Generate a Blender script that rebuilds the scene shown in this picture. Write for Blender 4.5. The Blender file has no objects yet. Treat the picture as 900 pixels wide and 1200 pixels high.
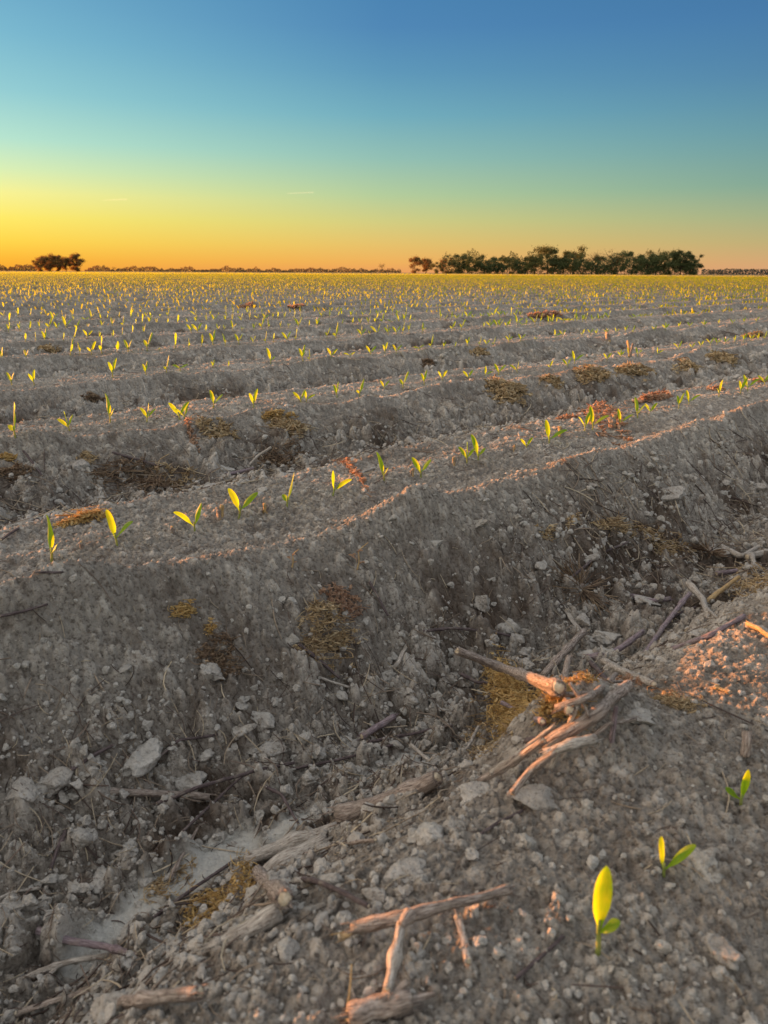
import bpy, bmesh, math, random
import numpy as np
from mathutils import Vector, Matrix, Quaternion
random.seed(7); RNG = np.random.default_rng(11)
R = math.radians
scene = bpy.context.scene
col = scene.collection
HC = 0.44                                   # camera height above the bed tops (m)
TH = math.atan(280.5/900.0); ROLL = 0.0052
ND = np.array([-0.682, 0.731]); ND /= np.linalg.norm(ND)      # across the rows
TD = np.array([ND[1], -ND[0]])                                # along the rows
SUN_AZ = 62.0; SUN_EL = 2.3

# ---------------------------------------------------------------- numpy noise
def _h(ix, iy, s):
    h = (ix.astype(np.int64)*374761393 + iy.astype(np.int64)*668265263 + s*1274126177) & 0xFFFFFFFF
    h = ((h ^ (h >> 13))*1274126177) & 0xFFFFFFFF
    h = ((h ^ (h >> 16))*2246822519) & 0xFFFFFFFF
    return ((h ^ (h >> 15)) & 0xFFFFFF)/float(0xFFFFFF)
def vn(x, y, s=0):
    ix = np.floor(x); iy = np.floor(y); fx = x-ix; fy = y-iy
    fx = fx*fx*(3-2*fx); fy = fy*fy*(3-2*fy)
    ix = ix.astype(np.int64); iy = iy.astype(np.int64)
    a = _h(ix, iy, s); b = _h(ix+1, iy, s); c = _h(ix, iy+1, s); d = _h(ix+1, iy+1, s)
    return (a+(b-a)*fx)*(1-fy)+(c+(d-c)*fx)*fy - 0.5
def fbm(x, y, o=3, s=0, g=0.5):
    r = 0; a = 1.0
    for k in range(o):
        r = r + a*vn(x, y, s+k*17); a *= g
        x, y = 1.6*x+1.2*y+3.1, -1.2*x+1.6*y+7.7
    return r
def domes(x, y, size, s, keep=0.6, rmin=.25, rmax=.62):
    """crumbs: angular little domes of random size, one per cell"""
    X = x/size; Y = y/size
    ix = np.floor(X).astype(np.int64); iy = np.floor(Y).astype(np.int64)
    best = np.zeros_like(X)
    for i in (-1, 0, 1):
        for j in (-1, 0, 1):
            cx = ix+i; cy = iy+j
            k = _h(cx, cy, s); px = cx+.1+.8*_h(cx, cy, s+1); py = cy+.1+.8*_h(cx, cy, s+2)
            r = (rmin+(rmax-rmin)*_h(cx, cy, s+3))*(k < keep)
            an = _h(cx, cy, s+4)*6.283; e = .65+.35*_h(cx, cy, s+5)
            dx = X-px; dy = Y-py; ca = np.cos(an); sa = np.sin(an)
            u = (dx*ca+dy*sa); v = (-dx*sa+dy*ca)/e
            d2 = np.maximum(np.sqrt(u*u+v*v), .82*(np.abs(u)+.6*np.abs(v)))
            q = np.clip(1-(d2/(r+1e-6))**2, 0, 1)*r
            best = np.maximum(best, np.sqrt(q*r)*(k < keep))
    return best*size
def sst(a, b, x):
    t = np.clip((x-a)/(b-a), 0, 1); return t*t*(3-2*t)

# ---------------------------------------------------------------- the field
def st(x, y): return x*ND[0]+y*ND[1], x*TD[0]+y*TD[1]
def base_h(x, y):
    s, t = st(x, y); r = np.hypot(x, y)
    s2 = s+.05*vn(t*1.1+5, s*.6, 3)+.03*vn(t*4.3, s*1.5, 4)
    u = ((s2-.19+.5) % 1.0)-.5
    au = np.abs(u)
    fade = 1-sst(50, 140, r)
    D = (.205-.105*sst(1.25, 1.5, s)-.03*sst(2.8, 5.5, s))*(1+(.25-.15*sst(1.9, 4, s))*vn(t*.9, np.floor(s-.19+.5)*3.1, 9))
    near0 = 1-sst(.62, .74, s2)
    z = -D*((.06*sst(.10, .34, au)+.94*sst(.19, .47, au))*(1-near0)+near0*(.16*sst(.08, .32, au)+.84*sst(.16, .45, au)))
    z = z + (1-near0)*(.032+.016*np.exp(-(x+.42)**2/.03)*(s < 1.4))*(1+1.0*vn(t*9, s*4, 23))*np.exp(-((u+.19)/.036)**2)*(.75+1.0*vn(t*3, s, 21)) + (1-near0)*.009*np.exp(-((u-.2)/.03)**2)*(.8+1.2*vn(t*4, s, 22))
    z = z + .007*np.exp(-((u-.04)/.05)**2) - .006*np.exp(-((u+.09)/.035)**2)
    z = z + .066*np.exp(-((x-.19)**2+(y-.715)**2)/.0052)
    return z*fade, u, s, t, r
SILT = []      # smooth silt crust patches (x, y, a, b)
TOPS = {}
def rough_(x, y, fur): return sst(-.25, .3, vn(x*4.2, y*4.2, 55)+.35*fur)
def field(x, y, detail=True):
    z, u, s, t, r = base_h(x, y); au = np.abs(u)
    f1 = 1-sst(20, 60, r); f2 = 1-sst(6, 16, r)
    fur = sst(.2, .38, au)
    z = z + (.008+.026*fur)*fbm(x*5, y*5, 2, 31)*(1-sst(40, 120, r))*(1-.45*sst(2, 4.5, r)) + (.006+.014*fur)*fbm(x*17, y*17, 2, 41)*f1
    silt = np.zeros_like(z)
    for (sx, sy, a, b) in SILT:
        ds, dt = st(x-sx, y-sy)
        silt = np.maximum(silt, 1-sst(.55, 1.15, np.sqrt((dt/a)**2+(ds/b)**2)+.55*vn(x*30, y*30, 77)))
    if detail:
        k = (1-.82*silt); nb = 1-.55*(1-sst(.30, .45, s))
        top = np.zeros_like(z)
        d1 = domes(x, y, .055, 61, .55); d2 = domes(x+.3, y, .024, 71, .7); d3 = domes(x, y+.7, .0105, 81, .8)
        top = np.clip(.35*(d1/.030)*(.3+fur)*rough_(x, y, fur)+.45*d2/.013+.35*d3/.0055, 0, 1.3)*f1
        rough = sst(-.25, .3, vn(x*4.2, y*4.2, 55)+.35*fur)
        z = z + nb*k*f1*(.05+.87*fur*rough)*d1*.95
        z = z + k*f1*sst(1.3, 2.0, s)*(.10+.42*fur)*domes(x+.9, y, .12, 64, .55)*.8
        z = z + nb*k*f1*(.15+.95*fur)*d2
        z = z + k*f2*(.55+.65*fur)*d3*1.1
        near = 1-sst(2.2, 4.5, r)
        z = z + k*near*domes(x+.1, y+.2, .0052, 91, .75)*.7
        z = z + k*f2*.005*fbm(x*95, y*95, 3, 101, .6)
        z = z + .0008*near*fbm(x*400, y*400, 2, 111)
        # wheel-pressed line down the bed and cracks
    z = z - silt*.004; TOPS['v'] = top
    return z, u, silt, fur
def gz(x, y):
    z = field(np.array([float(x)]), np.array([float(y)]))[0]; return float(z[0])
def gzb(x, y):
    z = base_h(np.array([float(x)]), np.array([float(y)]))[0]; return float(z[0])
# measuring: photo pixel -> point on the ground (used to read positions off the photograph)
Fw = Vector((0, math.cos(TH), -math.sin(TH))); Rt0 = Vector((1, 0, 0)); Up0 = Vector((0, math.sin(TH), math.cos(TH)))
Rt = Rt0*math.cos(ROLL)+Up0*math.sin(ROLL); Up = Up0*math.cos(ROLL)-Rt0*math.sin(ROLL)
def ray(px, py): return Fw+Rt*((px-450)/900.0)-Up*((py-600)/900.0)
def at(px, py):
    d = ray(px, py)
    tt = np.geomspace(.3, 400, 6000)
    X = d.x*tt; Y = d.y*tt; Z = HC+d.z*tt
    h = base_h(X, Y)[0]
    i = int(np.argmax(Z < h)); i = max(i, 1)
    t0, t1 = tt[i-1], tt[i]; a = (HC+d.z*t0)-h[i-1]; b = h[i]-(HC+d.z*t1)
    t = t0+(t1-t0)*a/(a+b+1e-12)
    return Vector((d.x*t, d.y*t, 0)), t

def inframe(x, y, z=0.0, m=0.0):
    v = Vector((x, y, z-HC)); d = v.dot(Fw)
    if d <= .05: return False
    px = 450+900*v.dot(Rt)/d; py = 600-900*v.dot(Up)/d
    return -m < px < 900+m and -m < py < 1200+m
# ---------------------------------------------------------------- helpers
def npmesh(name, V, F, smooth=True):
    me = bpy.data.meshes.new(name)
    V = np.ascontiguousarray(V, dtype=np.float32); F = np.ascontiguousarray(F, dtype=np.int32)
    me.vertices.add(len(V)); me.vertices.foreach_set('co', V.ravel())
    k = F.shape[1]; me.loops.add(F.size); me.loops.foreach_set('vertex_index', F.ravel())
    me.polygons.add(len(F)); me.polygons.foreach_set('loop_start', np.arange(0, F.size, k, dtype=np.int32))
    me.polygons.foreach_set('loop_total', np.full(len(F), k, dtype=np.int32))
    me.polygons.foreach_set('use_smooth', np.full(len(F), bool(smooth)))
    me.update(calc_edges=True); return me
def vattr(me, name, arr):
    a = me.attributes.new(name, 'FLOAT', 'POINT'); a.data.foreach_set('value', np.ascontiguousarray(arr, dtype=np.float32))
def link(name, me, mat=None, parent=None):
    o = bpy.data.objects.new(name, me); col.objects.link(o)
    if mat is not None and me is not None and not me.materials: me.materials.append(mat)
    if parent is not None: o.parent = parent
    return o
def empty(name, loc, rz=0.0, sc=1.0):
    o = bpy.data.objects.new(name, None); o.empty_display_size = .02; col.objects.link(o)
    o.location = loc; o.rotation_euler = (0, 0, rz); o.scale = (sc, sc, sc); return o
def tag(o, label=None, cat=None, group=None, kind=None):
    if label: o['label'] = label
    if cat: o['category'] = cat
    if group: o['group'] = group
    if kind: o['kind'] = kind
    return o
class MB:
    def __init__(s): s.v = []; s.f = []; s.n = 0; s.uv = []
    def add(s, V, F, uv=None):
        s.v.append(np.asarray(V, float)); s.f += [[i+s.n for i in f] for f in F]; s.n += len(V)
        s.uv.append(np.zeros((len(V), 2)) if uv is None else np.asarray(uv))
    def mesh(s, name, smooth=True):
        me = bpy.data.meshes.new(name); me.from_pydata(np.vstack(s.v).tolist(), [], s.f); 
        for p in me.polygons: p.use_smooth = smooth
        uv = np.vstack(s.uv); vattr(me, 'along', uv[:, 0]); vattr(me, 'around', uv[:, 1])
        me.update(); return me
def frames(P):
    P = np.asarray(P, float); T = np.gradient(P, axis=0); T /= np.linalg.norm(T, axis=1)[:, None]+1e-9
    up = np.array([0, 0, 1.]) if abs(T[0][2]) < .9 else np.array([1., 0, 0])
    N = np.cross(T, up); N /= np.linalg.norm(N, axis=1)[:, None]+1e-9
    return T, N, np.cross(N, T)
def resample(P, n):
    P = np.asarray(P, float)
    if len(P) == 2: P = np.array([P[0], (P[0]+P[1])/2, P[1]])
    d = np.r_[0, np.cumsum(np.linalg.norm(np.diff(P, axis=0), axis=1))]; d /= d[-1]
    q = np.linspace(0, 1, n)
    Q = np.stack([np.interp(q, d, P[:, k]) for k in range(3)], 1)
    for _ in range(max(1, n//14)):
        Q[1:-1] = .25*Q[:-2]+.5*Q[1:-1]+.25*Q[2:]
    return Q
def tube(mb, P, r0, r1, seg=12, rough=.06, seed=0, nodes=0, capped=True, squash=1.0):
    """a rough tapering stem along P"""
    P = np.asarray(P, float); n = len(P); T, N, B = frames(P); rn = np.random.default_rng(seed)
    a = np.linspace(0, 2*np.pi, seg, endpoint=False)
    L = np.linalg.norm(P[-1]-P[0])
    V = []; uv = []
    nd = rn.random(nodes) if nodes else []
    ph = rn.random(6)*6.28
    for i in range(n):
        q = i/(n-1); r = r0+(r1-r0)*q
        for k in nd: r *= 1+.28*math.exp(-((q-k)*L/(1.5*max(r0, r1)))**2)
        rr = r*(1+rough*(np.sin(2*a+ph[0]+q*5)+.6*np.sin(3*a+ph[1]-q*9)+.5*np.sin(5*a+ph[2]))+rough*.7*rn.standard_normal(seg))
        V.append(P[i]+np.outer(rr*np.cos(a), N[i])+np.outer(rr*np.sin(a)*squash, B[i]))
        uv.append(np.stack([np.full(seg, q*L), a*r0], 1))
    V = np.vstack(V); uv = np.vstack(uv)
    F = [[i*seg+j, i*seg+(j+1) % seg, (i+1)*seg+(j+1) % seg, (i+1)*seg+j] for i in range(n-1) for j in range(seg)]
    if capped:
        F += [list(range(seg))[::-1], [(n-1)*seg+j for j in range(seg)]]
    mb.add(V, F, uv); return V

# ---------------------------------------------------------------- materials
def newmat(name):
    m = bpy.data.materials.new(name); m.use_nodes = True; nt = m.node_tree; nt.nodes.clear()
    o = nt.nodes.new('ShaderNodeOutputMaterial'); return m, nt, o
def nd(nt, t, **k):
    n = nt.nodes.new(t)
    for a, b in k.items():
        if a in n.inputs.keys() and not hasattr(type(n), a): n.inputs[a].default_value = b
        else: setattr(n, a, b)
    return n
def noise(nt, vec, scale, detail=4, rough=.6):
    n = nt.nodes.new('ShaderNodeTexNoise'); n.inputs['Scale'].default_value = scale; n.inputs['Detail'].default_value = detail
    n.inputs['Roughness'].default_value = rough; nt.links.new(vec, n.inputs['Vector']); return n.outputs['Fac']
def ramp(nt, fac, stops, mode='LINEAR'):
    n = nt.nodes.new('ShaderNodeValToRGB'); e = n.color_ramp.elements; n.color_ramp.interpolation = mode
    while len(e) < len(stops): e.new(.5)
    for i, (p, c) in enumerate(stops): e[i].position = p; e[i].color = (c[0], c[1], c[2], 1) if len(c) == 3 else c
    nt.links.new(fac, n.inputs['Fac']); return n.outputs['Color']
def mixc(nt, fac, a, b, mode='MIX'):
    n = nt.nodes.new('ShaderNodeMix'); n.data_type = 'RGBA'; n.blend_type = mode
    for inp, v in ((n.inputs[0], fac), (n.inputs[6], a), (n.inputs[7], b)):
        if isinstance(v, (int, float)): inp.default_value = v
        elif isinstance(v, tuple): inp.default_value = (*v, 1) if len(v) == 3 else v
        else: nt.links.new(v, inp)
    return n.outputs[2]
def mrange(nt, v, a, b, c=0, d=1):
    n = nt.nodes.new('ShaderNodeMapRange'); nt.links.new(v, n.inputs[0])
    for i, q in zip((1, 2, 3, 4), (a, b, c, d)): n.inputs[i].default_value = q
    return n.outputs[0]
def attr(nt, name):
    n = nt.nodes.new('ShaderNodeAttribute'); n.attribute_name = name; return n.outputs['Fac']
def bump(nt, h, strength, dist, prev=None):
    n = nt.nodes.new('ShaderNodeBump'); n.inputs['Strength'].default_value = strength; n.inputs['Distance'].default_value = dist
    nt.links.new(h, n.inputs['Height'])
    if prev is not None: nt.links.new(prev, n.inputs['Normal'])
    return n.outputs['Normal']
def geo(nt): return nt.nodes.new('ShaderNodeNewGeometry').outputs['Position']
def orand(nt): return nt.nodes.new('ShaderNodeObjectInfo').outputs['Random']
def pbsdf(nt, out, colr, rough=.9, normal=None, spec=.2):
    b = nt.nodes.new('ShaderNodeBsdfPrincipled'); b.inputs['Roughness'].default_value = rough
    b.inputs['Specular IOR Level'].default_value = spec
    if isinstance(colr, tuple): b.inputs['Base Color'].default_value = (*colr, 1)
    else: nt.links.new(colr, b.inputs['Base Color'])
    if normal is not None: nt.links.new(normal, b.inputs['Normal'])
    nt.links.new(b.outputs[0], out.inputs[0]); return b

def mat_soil():
    m, nt, o = newmat('field_soil'); p = geo(nt)
    big = noise(nt, p, 2.2, 5, .6); mid = noise(nt, p, 24, 5, .65); fine = noise(nt, p, 170, 4, .7); vf = noise(nt, p, 620, 3, .7)
    c = ramp(nt, big, [(.3, (.30, .265, .225)), (.52, (.43, .390, .340)), (.72, (.53, .488, .43))])
    c = mixc(nt, mrange(nt, mid, .46, .34, 0, .7), c, (.13, .097, .074))
    c = mixc(nt, mrange(nt, mid, .60, .72, 0, .55), c, (.58, .52, .45))
    c = mixc(nt, mrange(nt, fine, .50, .36, 0, .85), c, (.085, .066, .052))
    c = mixc(nt, mrange(nt, fine, .58, .72, 0, .6), c, (.66, .60, .52))
    c = mixc(nt, mrange(nt, vf, .35, .65, 0, .4), c, mixc(nt, .5, c, (.6, .53, .45)))
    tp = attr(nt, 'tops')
    c = mixc(nt, mrange(nt, tp, .50, .10, 0, .5), c, mixc(nt, .72, c, (.05, .038, .03)))  # crevice shade between crumbs painted into the soil colour
    c = mixc(nt, mrange(nt, tp, .5, .95, 0, .7), c, (.66, .61, .55))  # crumb tops painted paler, as if catching light
    c = mixc(nt, mrange(nt, attr(nt, 'organic'), 0, 1, 0, .8), c, (.075, .048, .032))
    sc = mixc(nt, mrange(nt, fine, .3, .7, 0, 1), (.46, .44, .40), (.60, .58, .53))
    c = mixc(nt, attr(nt, 'silt'), c, sc)
    c = mixc(nt, attr(nt, 'afar'), c, mixc(nt, mrange(nt, big, .3, .7), (.14, .11, .065), (.21, .17, .10)))  # distance haze and leaf cover painted into the far soil colour
    h = mixc(nt, .35, fine, vf)
    n = bump(nt, h, 1.0, .008, bump(nt, mid, .7, .012))
    pbsdf(nt, o, c, .95, n, .12); return m
def mat_clod():
    m, nt, o = newmat('dry_clod'); p = geo(nt)
    a = noise(nt, p, 45, 5, .65); f = noise(nt, p, 260, 4, .7); r = orand(nt)
    c = ramp(nt, a, [(.3, (.27, .238, .205)), (.5, (.43, .39, .345)), (.7, (.57, .53, .48))])
    c = mixc(nt, mrange(nt, f, .48, .36, 0, .7), c, (.12, .095, .075))
    c = mixc(nt, mrange(nt, r, 0, 1, 0, .45), c, (.62, .59, .54))
    n = bump(nt, f, 1.0, .005, bump(nt, a, 1.0, .010)); pbsdf(nt, o, c, .95, n, .12); return m
def mat_stick(name, dark, mid, light, seed=0.0):
    m, nt, o = newmat(name)
    cb = nt.nodes.new('ShaderNodeCombineXYZ')
    al = nt.nodes.new('ShaderNodeMath'); al.operation = 'MULTIPLY'; al.inputs[1].default_value = .12; nt.links.new(attr(nt, 'along'), al.inputs[0])
    nt.links.new(al.outputs[0], cb.inputs[0]); nt.links.new(attr(nt, 'around'), cb.inputs[1])
    r = nt.nodes.new('ShaderNodeMath'); r.operation = 'MULTIPLY'; r.inputs[1].default_value = 7; nt.links.new(orand(nt), r.inputs[0]); nt.links.new(r.outputs[0], cb.inputs[2])
    st_ = noise(nt, cb.outputs[0], 900, 4, .6); p = geo(nt); b = noise(nt, p, 60, 4, .6); d = noise(nt, p, 260, 3, .7)
    c = ramp(nt, st_, [(.32, dark), (.52, mid), (.72, light)])
    c = mixc(nt, mrange(nt, b, .52, .68, 0, .65), c, (.30, .255, .21))
    c = mixc(nt, mrange(nt, d, .38, .28, 0, .7), c, (.06, .04, .032))
    n = bump(nt, d, .8, .002, bump(nt, st_, 1.0, .003)); pbsdf(nt, o, c, .8, n, .2); return m
def mat_plain(name, c0, c1, scale=80, rough=.85, trans=0.0, tcol=None, rnd=0.0):
    m, nt, o = newmat(name); p = geo(nt); f = noise(nt, p, scale, 4, .65)
    c = ramp(nt, f, [(.33, c0), (.67, c1)])
    if rnd:
        c = mixc(nt, mrange(nt, orand(nt), 0, 1, 0, rnd), c, (c0[0]*.6, c0[1]*.6, c0[2]*.6))
    b = pbsdf(nt, o, c, rough, bump(nt, f, .4, .001), .2)
    if trans:
        t = nt.nodes.new('ShaderNodeBsdfTranslucent'); t.inputs[0].default_value = (*(tcol or c1), 1)
        mx = nt.nodes.new('ShaderNodeMixShader'); mx.inputs[0].default_value = trans
        nt.links.new(b.outputs[0], mx.inputs[1]); nt.links.new(t.outputs[0], mx.inputs[2]); nt.links.new(mx.outputs[0], o.inputs[0])
    return m
def mat_tone(name, stops, rough=.85, trans=0.0, tcol=(.6, .45, .15)):
    m, nt, o = newmat(name); c = ramp(nt, attr(nt, 'tone'), stops)
    f = noise(nt, geo(nt), 300, 2, .6); c = mixc(nt, mrange(nt, f, .5, .3, 0, .5), c, (.06, .04, .03))
    b = pbsdf(nt, o, c, rough, None, .2)
    if trans:
        t = nt.nodes.new('ShaderNodeBsdfTranslucent'); t.inputs[0].default_value = (*tcol, 1)
        mx = nt.nodes.new('ShaderNodeMixShader'); mx.inputs[0].default_value = trans
        nt.links.new(b.outputs[0], mx.inputs[1]); nt.links.new(t.outputs[0], mx.inputs[2]); nt.links.new(mx.outputs[0], o.inputs[0])
    return m
def mat_leaf(name='corn_leaf', far=False):
    m, nt, o = newmat(name)
    al = attr(nt, 'along'); ar = attr(nt, 'around'); rn = orand(nt)
    cb = nt.nodes.new('ShaderNodeCombineXYZ'); k = nt.nodes.new('ShaderNodeMath'); k.operation = 'MULTIPLY'; k.inputs[1].default_value = .05
    nt.links.new(al, k.inputs[0]); nt.links.new(k.outputs[0], cb.inputs[0]); nt.links.new(ar, cb.inputs[1])
    v = noise(nt, cb.outputs[0], 1400, 2, .5); g = noise(nt, geo(nt), 70, 3, .5)
    c = ramp(nt, v, [(.38, (.065, .165, .014)), (.62, (.180, .330, .03))])
    c = mixc(nt, mrange(nt, g, .4, .7, 0, .5), c, (.20, .33, .025))
    t = mixc(nt, mrange(nt, v, .35, .65), (.66, .82, .005), (.88, .97, .010))
    t = mixc(nt, mrange(nt, rn, 0, 1, 0, .45), t, (.92, .93, .02))
    t = mixc(nt, mrange(nt, g, .42, .62, 0, .6), t, (.34, .66, .008))
    ab = nt.nodes.new('ShaderNodeMath'); ab.operation = 'ABSOLUTE'; nt.links.new(ar, ab.inputs[0])
    t = mixc(nt, mrange(nt, ab.outputs[0], .0036, .0008, 0, .62), t, (.20, .46, .008))
    b = nt.nodes.new('ShaderNodeBsdfPrincipled'); b.inputs['Roughness'].default_value = .45; b.inputs['Specular IOR Level'].default_value = .35
    nt.links.new(c, b.inputs['Base Color']); nt.links.new(bump(nt, v, .3, .0006), b.inputs['Normal'])
    tr = nt.nodes.new('ShaderNodeBsdfTranslucent'); nt.links.new(t, tr.inputs[0])
    mx = nt.nodes.new('ShaderNodeMixShader'); mx.inputs[0].default_value = .64
    nt.links.new(b.outputs[0], mx.inputs[1]); nt.links.new(tr.outputs[0], mx.inputs[2]); nt.links.new(mx.outputs[0], o.inputs[0]); return m
M = dict(
    soil=mat_soil(), clod=mat_clod(), leaf=mat_leaf(), leaf_far=mat_plain('far_corn_leaf', (.08, .11, .012), (.13, .16, .015), 3, .6, .62, (.66, .70, .010)),
    stem=mat_plain('seedling_stem', (.16, .22, .05), (.40, .42, .14), 120, .6, .3, (.6, .6, .1)),
    brown=mat_stick('weathered_brown_bark', (.11, .08, .066), (.36, .29, .245), (.62, .54, .475)),
    pale=mat_stick('bleached_stalk', (.22, .18, .15), (.48, .43, .375), (.72, .67, .60)),
    dark=mat_stick('dark_twig', (.06, .043, .042), (.13, .098, .098), (.23, .18, .175)),
    purple=mat_stick('purplish_stalk', (.15, .105, .115), (.29, .225, .24), (.45, .38, .385)),
    straw=mat_stick('orange_sun_tinted_straw', (.38, .24, .11), (.56, .38, .18), (.7, .52, .28)),  # orange sunlight put into the straw colour for lit splinters
    pith=mat_plain('pale_pith', (.38, .30, .20), (.62, .53, .40), 300, .9),
    gold=mat_tone('dried_gold_weed', [(0, (.20, .12, .05)), (.45, (.54, .37, .14)), (1, (.82, .62, .30))], .8, .3, (.8, .5, .18)),
    olive=mat_tone('dried_olive_weed', [(0, (.16, .105, .06)), (.5, (.46, .335, .19)), (1, (.76, .61, .39))], .85, .25, (.55, .36, .14)),
    brownw=mat_tone('dried_brown_weed', [(0, (.07, .045, .03)), (.5, (.20, .135, .09)), (1, (.38, .28, .18))], .9, .15, (.4, .22, .1)),
    pink=mat_tone('pinkish_sun_tinted_weed', [(0, (.16, .09, .06)), (.5, (.42, .28, .19)), (1, (.68, .5, .37))], .85, .35, (.7, .38, .2)),  # pink of the low sun put into the colour, beside truly reddish weeds
    litter=mat_tone('plant_litter', [(0, (.045, .032, .028)), (.35, (.13, .095, .08)), (.7, (.30, .235, .175)), (1, (.55, .46, .33))], .85),
    bark=mat_plain('tree_bark', (.03, .022, .016), (.07, .05, .035), 2, .95),
    tree_a=mat_plain('tree_foliage_dark', (.065, .085, .036), (.13, .155, .062), .4, .8, .25, (.10, .10, .02), .5),
    tree_b=mat_plain('tree_foliage_olive', (.10, .115, .04), (.18, .185, .065), .4, .8, .3, (.18, .14, .03), .4),
    tree_c=mat_plain('tree_foliage_thin', (.19, .13, .055), (.30, .21, .085), .4, .8, .4, (.35, .16, .03), .3),  # brownish haze of distance put into the leaf colour
    hazy=mat_plain('hazy_far_trees', (.07, .065, .04), (.11, .095, .055), .1, .9, .35, (.30, .17, .06)),
    hazyblue=mat_plain('bluish_far_trees', (.035, .05, .045), (.06, .075, .062), .1, .9),
)

# silt crust patches in the near furrow
for (px, py, a, b) in ((468, 905, .060, .035), (345, 972, .045, .020), (215, 1035, .07, .028), (262, 1000, .05, .030), (150, 1085, .055, .022), (110,1120,.04,.02)):
    q, _ = at(px, py); SILT.append((q.x, q.y, a*1.1, b*1.15))

# ---------------------------------------------------------------- the ground, one sheet to the horizon
def make_ground():
    ang = np.concatenate([np.arange(-180, -40, 1.6), np.arange(-40, 40, .095), np.arange(40, 180, 1.6)])
    ang = np.radians(ang); na = len(ang)
    rad = [.05, .09, .13, .17]
    r = .2
    while r < 9000:
        rad.append(r)
        r *= 1.004 if r < .34 else 1.0021 if r < 2.6 else 1.0035 if r < 12 else 1.0065 if r < 120 else 1.08
    rad = np.array(rad); nr = len(rad)
    A, Q = np.meshgrid(ang, rad)
    X = Q*np.sin(A); Y = Q*np.cos(A)
    x = X.ravel(); y = Y.ravel(); z = np.zeros_like(x); silt = np.zeros_like(x); fur = np.zeros_like(x); tops = np.zeros_like(x)
    for i in range(0, len(x), 300000):
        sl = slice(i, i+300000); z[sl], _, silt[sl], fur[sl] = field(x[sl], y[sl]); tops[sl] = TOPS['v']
    V = np.stack([x, y, z], 1)
    idx = np.arange(nr*na).reshape(nr, na)
    a = idx[:-1, :]; b = idx[1:, :]; a2 = np.roll(a, -1, 1); b2 = np.roll(b, -1, 1)
    F = np.stack([a, a2, b2, b], -1).reshape(-1, 4)[:, ::-1]
    # centre fan as degenerate-free quads is not needed: a tiny disc closes it
    me = npmesh('field_ground', V, F, False)
    rr = np.hypot(x, y)
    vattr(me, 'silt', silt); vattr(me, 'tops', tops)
    org = sst(.0, .32, vn(x*9, y*9, 201)+.5*vn(x*31, y*31, 203)-.08)*(.25+.75*fur)*(1-silt)
    for (px, py, sx, sy, w) in ORG:
        c, _ = at(px, py); d = np.hypot((x-c.x)/sx, (y-c.y)/sy)+.8*vn(x*40, y*40, 301)+.5*vn(x*120, y*120, 302)
        org = np.maximum(org, .65*w*(1-sst(.3, 1.5, d))*(.35+.9*sst(-.2, .25, fbm(x*60, y*60, 2, 401))))
    vattr(me, 'organic', org)
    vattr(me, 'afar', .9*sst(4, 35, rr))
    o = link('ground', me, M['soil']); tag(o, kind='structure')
ORG = [(265, 770, .07, .07, .9), (385, 690, .05, .06, .8), (395, 760, .07, .07, .9), (300, 780, .06, .05, .8), (545, 720, .05, .05, .8), (590, 930, .05, .03, .4),
       (570, 820, .08, .07, .8), (640, 700, .16, .10, .8), (780, 720, .10, .08, .7), (170, 560, .2, .12, .9), (700, 930, .02, .02, .9), (820, 1000, .03, .02, .8),
       (600, 1000, .02, .02, .7), (330, 545, .15, .1, .8), (60, 600, .12, .08, .8), (460, 530, .15, .10, .6), (620, 480, .2, .1, .6), (790,650,.12,.07,.7)]
make_ground()

# ---------------------------------------------------------------- corn seedlings
def leaf_geo(z0, az, tilt, L, W, curl, twist=0.0, tw0=.0, fold=.35, nseg=11, nc=5, tip=.5):
    V = []; uv = []; p = np.array([0., 0., z0]); ca, sa = math.cos(az), math.sin(az)
    out = np.array([ca, sa, 0]); step = L/nseg
    tl = [1-(1-i/nseg)**1.45 for i in range(nseg+1)]
    for i in range(nseg+1):
        t = tl[i]; step = L*(tl[min(i+1, nseg)]-t); ph = tilt+curl*t*t
        d = out*math.sin(ph)+np.array([0, 0, 1])*math.cos(ph)
        side = np.array([-sa, ca, 0]); nrm = np.cross(side, d)
        tw = twist*t+tw0*sst(0, .3, t); s2 = side*math.cos(tw)+nrm*math.sin(tw); n2 = -side*math.sin(tw)+nrm*math.cos(tw)
        w = W*min(1, (.22+.78*sst(0, .42, t)))*(max(0, 1-max(0, (t-tip)/(1-tip))**2.4))**.55
        w = max(w, W*.03)
        wav = .04*W*math.sin(9*t+az*3)
        for j in range(nc):
            c = (j/(nc-1)-.5)*2
            fo = fold+(.9-fold)*(1-sst(0, .35, t))
            V.append(p+s2*(c*w*.5*math.cos(fo*abs(c)*.9))+n2*(abs(c)**1.4*w*.5*math.sin(fo))+n2*wav*c)
            uv.append((t*L, c*w*.5))
        p = p+d*step
    F = [[i*nc+j, i*nc+j+1, (i+1)*nc+j+1, (i+1)*nc+j] for i in range(nseg) for j in range(nc-1)]
    return np.array(V), F, np.array(uv)
rr_ = random.Random(3)
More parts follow.
